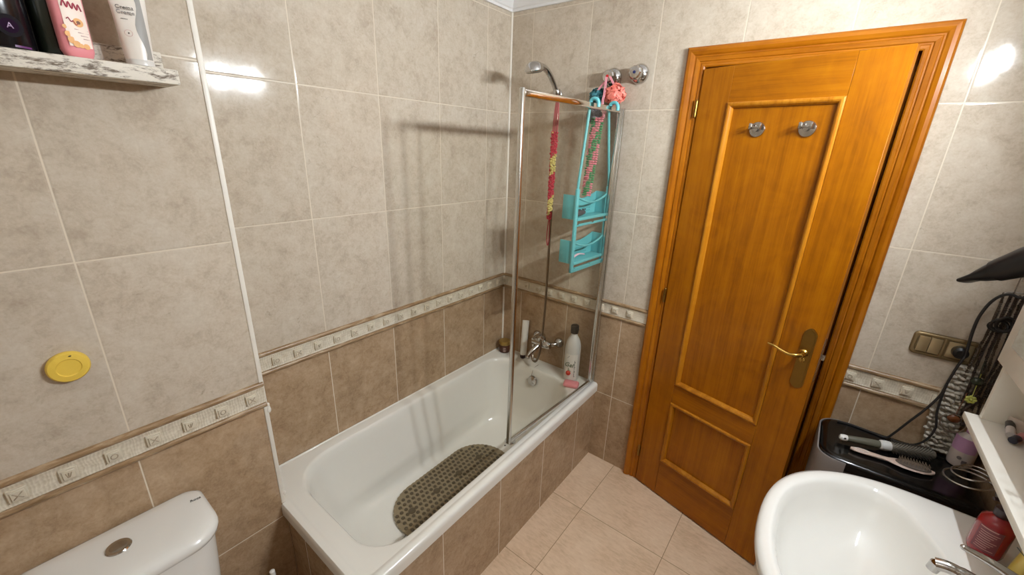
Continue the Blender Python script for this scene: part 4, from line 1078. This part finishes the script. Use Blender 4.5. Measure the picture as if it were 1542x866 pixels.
# ------------------------------------------------------------------ laundry bin with black lid
BG = plain('smoke_grey_plastic', rgb(126, 120, 117), .35, 0, .05)
bin_ = thing('laundry_bin', 'tall bin with a glossy black lid and grey end, beside the washbasin', 'bin', (1.86, -.16, 0))
lx0, lx1, ly0, ly1, lz = 1.652, 2.058, -.300, -.022, .747
def lring(d, z, e=0): return [(p[0], p[1], z) for p in rrect(lx0 + d, lx1 - d, ly0 + d, ly1 - d, [max(.01, .05 - d), max(.01, .03 - d), max(.01, .03 - d), max(.01, .06 - d)], 8, 6)]
m = MB(); m.loft([lring(.012, 0), lring(.010, .03), lring(.006, .60), lring(.004, .708)]); body = put('bin_body', m, BLACK_P, bin_)
m = MB()
def endp(d, z):
    def part(o):
        q = rrect(lx0 + o, lx1, ly0 + o, ly1 - o, [.05 - o, .03, .03, .06 - o], 8, 6); return q[42:56] + q[0:9] + [(lx0 + .075, q[8][1])]
    return [(p[0], p[1], z) for p in part(-.0075 + d)] + [(p[0], p[1], z) for p in reversed(part(-.0030 + d))]
m.loft([endp(.010, .0), endp(.008, .3), endp(.002, .66), endp(0, .700), endp(0, .738), endp(.001, .741)]); put('end_panel', m, BG, bin_)
m = MB(); m.loft([lring(.000, .708), lring(-.002, .712), lring(-.002, .734), lring(.002, .742), lring(.008, .7462), lring(.022, .7470), lring(.034, .7450), lring(.1, .7445)]); put('lid', m, BLACK_G, bin_, sharp=50)
LZ = .7452

# brushes on the lid
def brush_frame(p, q):
    p, q = Vector(p), Vector(q); d = (q - p).normalized(); s = Vector((0, 0, 1)).cross(d).normalized(); return p, d, s
p, d, s = brush_frame((1.703, -.186, LZ + .020), (1.963, -.090, LZ + .022))
rbz = thing('round_hair_brush', 'round barrel hair brush with white collar lying on the bin lid', 'hair brush', p)
Lb = .275
m = MB(); m.lathe([(.009, .016), (.0105, .03), (.0125, .07), (.0130, .10), (.012, .125)], p, d, 24); put('handle', m, plain('olive_handle', rgb(98, 96, 82), .45), rbz)
m = MB(); m.lathe([(.006, 0), (.0105, .004), (.0115, .012), (.0105, .022)], p, d, 24); ec = put('end_cap', m, plain('brush_white', rgb(226, 224, 220), .3), rbz)
m = MB(); m.lathe([(.0035, 0), (.0035, .0008)], p + d * .012 + s * -.0108 + Vector((0, 0, .004)), -s, 10); put('hang_hole', m, BLACK_P, ec)
m = MB(); m.lathe([(.012, .118), (.0165, .122), (.0175, .135), (.0165, .147), (.015, .150)], p, d, 28); put('collar', m, plain('collar_white', rgb(214, 214, 212), .35), rbz)
m = MB(); m.lathe([(.0155, .148), (.0165, .152), (.0165, .262), (.013, .272), (.002, .275)], p, d, 28); brl = put('barrel', m, plain('barrel_grey', rgb(118, 112, 100), .4, .3), rbz)
m = MB()
F3 = frame(d).to_3x3()
for i in range(26):
    for j in range(15):
        a = 2 * PI * (j + (i % 2) * .5) / 15; e = F3 @ Vector((math.cos(a), math.sin(a), 0)); b0 = p + d * (.154 + .0042 * i)
        if (b0 + e * .024).z < LZ + .0005: L_ = .019
        else: L_ = .0235
        m.tube([b0 + e * .0155, b0 + e * L_], [.0010, .0007], 3, cap=False)
put('bristles', m, plain('dark_bristle', rgb(64, 58, 50), .6), brl)
p, d, s = brush_frame((1.737, -.212, LZ + .007), (1.952, -.190, LZ + .009))
pb = thing('paddle_hair_brush', 'beige oval cushion hair brush lying bristles up on the bin lid', 'hair brush', p)
up_ = Vector((0, 0, 1))
prof = [(0, .004), (.01, .011), (.03, .0125), (.06, .0105), (.085, .008), (.10, .010), (.115, .018), (.135, .0245), (.16, .0265), (.185, .0235), (.205, .0145), (.216, .004)]
BE = plain('beige_plastic', rgb(196, 172, 158), .4, 0, .04)
m = MB(); m.loft([[p + d * a + s * (w * math.cos(t)) + up_ * (.0055 * math.sin(t)) for t in [k * PI / 8 for k in range(16)]] for a, w in prof]); put('handle', m, BE, pb)
m = MB(); m.loft([[p + d * (.163 + .046 * math.cos(t) * q) + s * (.0215 * math.sin(t) * q) + up_ * h for t in [k * PI / 14 for k in range(28)]] for q, h in ((1, .0045), (.95, .0075), (.6, .0095), (.1, .0102))]); cu_ = put('cushion', m, plain('cushion_dark', rgb(92, 82, 74), .6), pb)
m = MB()
for i in range(13):
    for j in range(7):
        u, v = -1 + 2 * i / 12, -1 + 2 * j / 6
        if u * u + v * v > .95: continue
        b0 = p + d * (.163 + .044 * u) + s * (.020 * v) + up_ * .008
        m.tube([b0, b0 + up_ * .013], .0006, 3); m.sphere(b0 + up_ * .0135, .0012, 5, 4)
put('bristles', m, plain('tan_bristle', rgb(170, 150, 128), .5), cu_)
p, d, s = brush_frame((1.737, -.212, LZ + .013), (1.952, -.190, LZ + .015))
m = MB(); m.tube([p + d * (.030 + .020 * math.cos(t)) + s * (.0065 * math.sin(t)) + up_ * (-.0005) for t in [k * PI / 8 for k in range(16)]], .0012, 5, closed=True); put('handle_inlay', m, plain('inlay_white', rgb(224, 216, 210), .4), pb)

# lotion bottle and wire spiral
ox, oy = 2.026, -.060
lo = thing('lotion_bottle', 'clear white bottle with a lilac label at the back of the bin lid', 'bottle', (ox, oy, LZ))
m = MB(); m.lathe([(.022, 0), (.029, .004), (.031, .014), (.031, .09), (.028, .108), (.016, .120), (.012, .128)], (ox, oy, LZ), n=36); put('bottle_body', m, plain('pearly_plastic', rgb(208, 198, 192), .25, 0, .04, sss=.2), lo)
m = MB(); wrap(m, (ox, oy, 0), .0314, -3.3, -.9, LZ + .062, LZ + .112, 24); put('lilac_label', m, plain('lilac', rgb(196, 152, 190), .45), lo)
m = MB(); m.lathe([(.013, .124), (.014, .126), (.014, .148), (.001, .150)], (ox, oy, LZ), n=28); put('cap', m, plain('lilac_cap', rgb(184, 134, 178), .4), lo)
va = math.atan2(-1.884 - oy, 1.498 - ox)
m = MB(); m.lathe([(.006, 0), (.006, .0006), (.0045, .0008)], (ox + .0312 * math.cos(va - .1), oy + .0312 * math.sin(va - .1), LZ + .040), (math.cos(va - .1), math.sin(va - .1), 0), 14); put('round_print', m, plain('print_smoke2', rgb(110, 102, 104), .5), lo)
m = MB(); wrap(m, (ox, oy, 0), .0314, va + .15, va + .55, LZ + .022, LZ + .034, 6); put('fine_lettering', m, plain('print_smoke', rgb(104, 96, 98), .5), lo)

WIRE = plain('silver_wire', rgb(206, 204, 202), .25, 1.0, .03)
sp = thing('wire_spiral_holder', 'silver wire spiral holder fixed to the wall above the bin', 'holder', (XR, -.235, .80))
m = MB(); scx, scy, scz = 2.012, -.232, .802; pts = []
for i in range(86):
    a = -.4 + 2 * PI * 2.55 * i / 85; f = i / 85; r = .060 - .033 * f ** 1.2
    pts.append((scx + r * math.cos(a), scy + r * math.sin(a) * 1.0, scz - .016 + .050 * f + .008 * math.cos(a)))
m.tube([(XR - .008, scy - .022, scz - .008)] + pts, .0028, 8); put('spiral', m, WIRE, sp)
m = MB(); m.lathe([(.020, 0), (.019, .005), (.010, .010), (.001, .011)], (XR, scy - .022, scz - .006), (-1, 0, 0), 24); put('suction_cup', m, clear_plastic('clear_rubber', (.9, .9, .9, 1), .3), sp)

# ------------------------------------------------------------------ sockets and switches on the back wall
SMAT = plain('champagne_plastic', rgb(168, 148, 112), .3, .5, .05); SMB = plain('champagne_frame', rgb(138, 118, 84), .38, .7, .08)
M_XZ = Matrix(((1, 0, 0, 0), (0, 0, -1, 0), (0, 1, 0, 0), (0, 0, 0, 1)))
sw = thing('switch_panel', 'bronze double frame with light switches and a socket', 'switch', (1.898, 0, 1.118))
m = MB(); o2 = rrect(1.818, 1.978, 1.077, 1.159, .014, 6, 4)
m.loft([[M_XZ @ Vector((p[0], p[1], z)) for p in rrect(1.818 + e, 1.978 - e, 1.077 + e, 1.159 - e, .016, 6, 4)] for z, e in ((0, 0), (.006, 0), (.009, .002), (.0105, .005), (.0105, .010), (.008, .012))]); put('frame', m, SMB, sw)
for x0_, x1_ in ((1.832, 1.8605), (1.8615, 1.890)):
    m = MB(); m.b3(x0_, x1_, -.0145, -.006, 1.091, 1.146, .002); put('rocker', m, SMAT, sw)
m = MB(); m.b3(1.8935, 1.9015, -.0115, -.006, 1.086, 1.151, .0015); put('bridge', m, SMB, sw)
m = MB(); m.b3(1.905, 1.964, -.013, -.006, 1.091, 1.146, .002); put('socket', m, SMAT, sw)

# ------------------------------------------------------------------ hair dryer in its wire rest
hdr = thing('hair_dryer', 'black hair dryer with a flat nozzle resting high on the right', 'hair dryer', (1.98, -.24, 1.50))
tip = Vector((1.857, -.135, 1.377)); ax = Vector((.118, -.125, .135)).normalized()
F = frame(ax, (0, 0, 1))
def dring(t, w, h):
    return [tip + ax * t + F.col[0].xyz * h * math.cos(a) + F.col[1].xyz * w * math.sin(a) for a in [k * PI / 14 for k in range(28)]]
m = MB(); m.loft([dring(-.002, .028, .0065), dring(.003, .033, .0095), dring(.03, .031, .0125), dring(.045, .029, .019), dring(.075, .029, .027), dring(.080, .0295, .0285)]); put('nozzle', m, BLACK_P, hdr)
m = MB(); m.loft([dring(.078, .031, .030), dring(.10, .033, .033), dring(.15, .039, .039), dring(.20, .041, .041), dring(.225, .038, .038), dring(.235, .028, .028)]); put('barrel', m, plain('dryer_black', rgb(28, 26, 26), .35, 0, .15), hdr)
hb0 = tip + ax * .175; m = MB(); m.tube(smooth([hb0, hb0 + Vector((.012, -.012, -.05)), hb0 + Vector((.022, -.02, -.12))], 5), [.020] * 6 + [.016] * 5, 14); put('handle', m, BLACK_P, hdr)
m = MB()
m.tube(smooth([(1.944, -.040, 1.118), (1.939, -.046, 1.16), (1.936, -.045, 1.20), (1.936, -.042, 1.25), (1.945, -.042, 1.30), (1.960, -.045, 1.330), (1.978, -.05, 1.340), (1.992, -.055, 1.336), (2.005, -.07, 1.345), (2.02, -.11, 1.40)], 8), .0042, 8)
cord = put('power_cord', m, DARK_R, hdr)
m = MB(); m.lathe([(.0195, .012), (.0205, .016), (.019, .034), (.012, .040)], (1.934, 0, 1.120), (0, -1, 0), 24); put('plug', m, BLACK_P, cord)
m = MB(); m.tube(smooth([(1.944, -.040, 1.118), (1.936, -.046, 1.08), (1.930, -.047, 1.02), (1.926, -.047, .965), (1.905, -.050, .90), (1.880, -.052, .84), (1.855, -.050, .775), (1.84, -.05, LZ + .006), (1.80, -.045, LZ + .005), (1.74, -.04, LZ + .005), (1.70, -.045, LZ + .005)], 8), .0038, 8); put('lower_cable', m, DARK_R, cord)
m = MB(); m.tube(smooth([(1.929, -.050, 1.01), (1.930, -.052, .95), (1.934, -.054, .90), (1.944, -.058, .85), (1.936, -.06, .80), (1.915, -.058, .765), (1.885, -.055, LZ + .006), (1.855, -.052, LZ + .006)], 8), .0034, 8); put('slack_cable', m, DARK_R, cord)
m = MB()
for k, (rx_, rz2, oy_) in enumerate(((.020, .017, 0), (.022, .02, .006), (.018, .022, .012))):
    m.tube([(1.980 + rx_ * math.cos(a) + .004 * k, -.052 - oy_ + .004 * math.sin(a * 2), 1.238 + .006 * k + rz2 * math.sin(a)) for a in [i * PI / 10 for i in range(20)]], .0042, 8, closed=True)
put('coiled_cable', m, DARK_R, cord)
dh = thing('dryer_rest', 'thin silver wire rack fixed in the corner under the dryer', 'rack', (2.03, -.03, 1.33))
m = MB()
m.tube(smooth([(XR - .002, -.03, 1.345), (2.02, -.03, 1.345), (1.975, -.03, 1.342), (1.968, -.035, 1.335)], 4), .0022, 6)
for x in (1.985, 2.010, 2.035): m.tube(smooth([(x, -.003, 1.30), (x, -.028, 1.305), (x, -.034, 1.34), (x, -.034, 1.388), (x, -.045, 1.395), (x, -.055, 1.385)], 4), .0018, 6)
m.tube([(2.073, -.10, 1.43), (2.03, -.12, 1.445), (1.99, -.16, 1.440), (1.985, -.22, 1.435), (2.02, -.25, 1.45), (2.073, -.25, 1.45)], .0022, 6)
put('wire', m, WIRE, dh)

# necklaces
NB = plain('dark_beads', rgb(48, 36, 28), .3, 0, .4, 80); NBG = plain('dark_metal_beads', rgb(92, 80, 68), .3, .6, .3, 80)
for k in range(8):
    x = 1.968 + .0105 * k; m = MB(); zlow = 1.02 - .05 * (k % 3) - .02 * k * .4
    y = -.030 - .008 * (k % 3); n_ = int((1.335 - zlow) / .0068)
    for i in range(n_):
        z = 1.335 - .0068 * i; r = .0036 if (i + k) % 4 else .0046
        m.sphere((x + .004 * math.sin(i * .13 + k) , y + .002 * math.sin(i * .5), z), (r, r, r * 1.1), 7, 5)
    m.tube([(x, y, 1.337), (x, y, zlow)], .0016, 5)
    solo('bead_strand', m, NB if k % 3 else NBG, 'dark bead strand in the bundle hanging in the corner beside the cabinet', 'necklace', (x, y, 1.3), 'dark bead strands in the corner')
def pendant(name, c, mb, mat, label): return solo(name, mb, mat, label, 'jewellery', c)
c = (1.986, -.060, 1.050); m = MB(); m.sphere(c, (.015, .011, .013), 16, 10); m.tube([c, (1.986, -.05, 1.12)], .0016, 5); pendant('dark_green_pendant', c, m, plain('green_stone', rgb(44, 52, 38), .25), 'dark green round stone pendant among the bead strands')
c = Vector((1.990, -.062, .985)); m = MB()
for k in range(7):
    a = 2 * PI * k / 7; m.sphere(c + Vector((math.cos(a) * .009, 0, math.sin(a) * .009)), (.0055, .004, .0055), 8, 6)
m.sphere(c + Vector((0, -.003, 0)), .005, 8, 6); m.tube([c, c + Vector((0, .01, .09))], .0014, 5); pendant('flower_pendant', c, m, plain('lime_enamel', rgb(186, 190, 96), .4), 'lime yellow flower pendant below the green stone')
c = (1.972, -.066, .905); m = MB(); m.sphere(c, (.016, .008, .014), 16, 10); m.tube([c, (1.98, -.05, 1.00)], .0014, 5); pendant('amber_pendant', c, m, plain('amber', rgb(104, 58, 30), .25), 'brown amber pendant inside the silver hoop')
c = Vector((1.972, -.074, .893)); m = MB(); m.tube([c + Vector((math.cos(a) * .030, math.sin(a) * .006, math.sin(a) * .030)) for a in [k * PI / 16 for k in range(32)]], .0018, 6, closed=True); pendant('silver_hoop', c, m, WIRE, 'large thin silver hoop hanging over the grey towel')
c = Vector((2.000, -.050, .955)); m = MB()
for k in range(26):
    f = k / 25; m.sphere(c + Vector((.010 * math.sin(f * 9), .004 * math.cos(f * 7), .11 * f - .07)), .0062, 8, 5)
pendant('chunky_necklace', c, m, plain('brown_beads', rgb(58, 40, 30), .35, 0, .3), 'chunky brown bead necklace end hanging behind the cabinet shelf')

# shaggy grey chenille towel
m = MB()
for i in range(19):
    f = i / 18; z = 1.072 - .316 * f
    xl = 1.945 - .022 * min(1, f * 2) + .03 * max(0, f - .6) * 1.4; xr = 1.998 + .012 * f
    nn = 6
    for j in range(nn):
        x = xl + (xr - xl) * (j + .5 + (.25 if i % 2 else -.25)) / nn
        M = Euler((0, random.uniform(-.6, .6) + .3, 0)).to_matrix().to_4x4()
        m.sphere((x + random.uniform(-.002, .002), -.020 - random.uniform(0, .010), z + random.uniform(-.004, .004)), (.0098, .0085, .0062), 8, 6, M=M)
m.loft([[(1.945, -.016, 1.075), (1.998, -.016, 1.075), (1.998, -.006, 1.075), (1.945, -.006, 1.075)], [(1.924, -.016, .92), (2.004, -.016, .92), (2.004, -.006, .92), (1.924, -.006, .92)], [(1.940, -.016, .755), (2.010, -.016, .755), (2.010, -.006, .755), (1.940, -.006, .755)]])
solo('chenille_towel', m, plain('grey_chenille', rgb(186, 178, 164), .85, 0, .25, 60), 'shaggy grey chenille hand towel hanging behind the bin', 'towel', (1.96, -.01, 1.07))

# small woven basket under the basin
m = MB()
for k in range(12):
    z = .012 + .019 * k; r = .100 + .020 * math.sin(PI * k / 13)
    m.tube([(1.640 + r * math.cos(a) , -.72 + r * math.sin(a), z + .003 * math.cos(a * 9 + PI * k)) for a in [i * PI / 27 for i in range(54)]], .0105, 8, closed=True)
m.lathe([(.09, .002), (.1, .006), (.1, .012)], (1.640, -.72, 0), n=28)
solo('woven_basket', m, plain('brown_wicker', rgb(128, 96, 64), .7, 0, .3, 90), 'brown woven basket on the floor under the washbasin', 'basket', (1.640, -.72, 0))

# ------------------------------------------------------------------ world, camera, colour management
w = bpy.data.worlds.new('World'); bpy.context.scene.world = w; w.use_nodes = True
w.node_tree.nodes['Background'].inputs[0].default_value = (0, 0, 0, 1); w.node_tree.nodes['Background'].inputs[1].default_value = 0

Rv = Vector((.787820, .614990, .035315)); Uv = Vector((-.226600, .236, .945)); Fv = Vector((-.5728, .7524, -.3253))
yaw, pit, rol = 0.6506997358434292, 0.3313202881187565, 0.03732969132823722
fwd = Vector((-math.sin(yaw) * math.cos(pit), math.cos(yaw) * math.cos(pit), -math.sin(pit))); rt = Vector((math.cos(yaw), math.sin(yaw), 0)); upv = rt.cross(fwd)
r2 = rt * math.cos(rol) + upv * math.sin(rol); u2 = -rt * math.sin(rol) + upv * math.cos(rol)
cam = bpy.data.cameras.new('camera'); co = bpy.data.objects.new('camera', cam); C.objects.link(co)
Mx = Matrix((r2, u2, -fwd)).transposed().to_4x4(); Mx.translation = Vector((1.4978789859963508, -1.8839987807941867, 1.7055855207429167)); co.matrix_world = Mx
cam.sensor_fit = 'HORIZONTAL'; cam.sensor_width = 36; cam.lens = 616.6422 / 1542 * 36; cam.clip_start = .02
bpy.context.scene.camera = co
vs = bpy.context.scene.view_settings
vs.view_transform = 'Standard'; vs.look = 'None'; vs.gamma = 1; vs.use_curve_mapping = False; vs.exposure = 0.0
cy = bpy.context.scene.cycles
cy.max_bounces = 12; cy.diffuse_bounces = 8; cy.glossy_bounces = 6; cy.transparent_max_bounces = 16; cy.use_denoising = True
cy.sample_clamp_indirect = 6; cy.caustics_reflective = False; cy.caustics_refractive = False
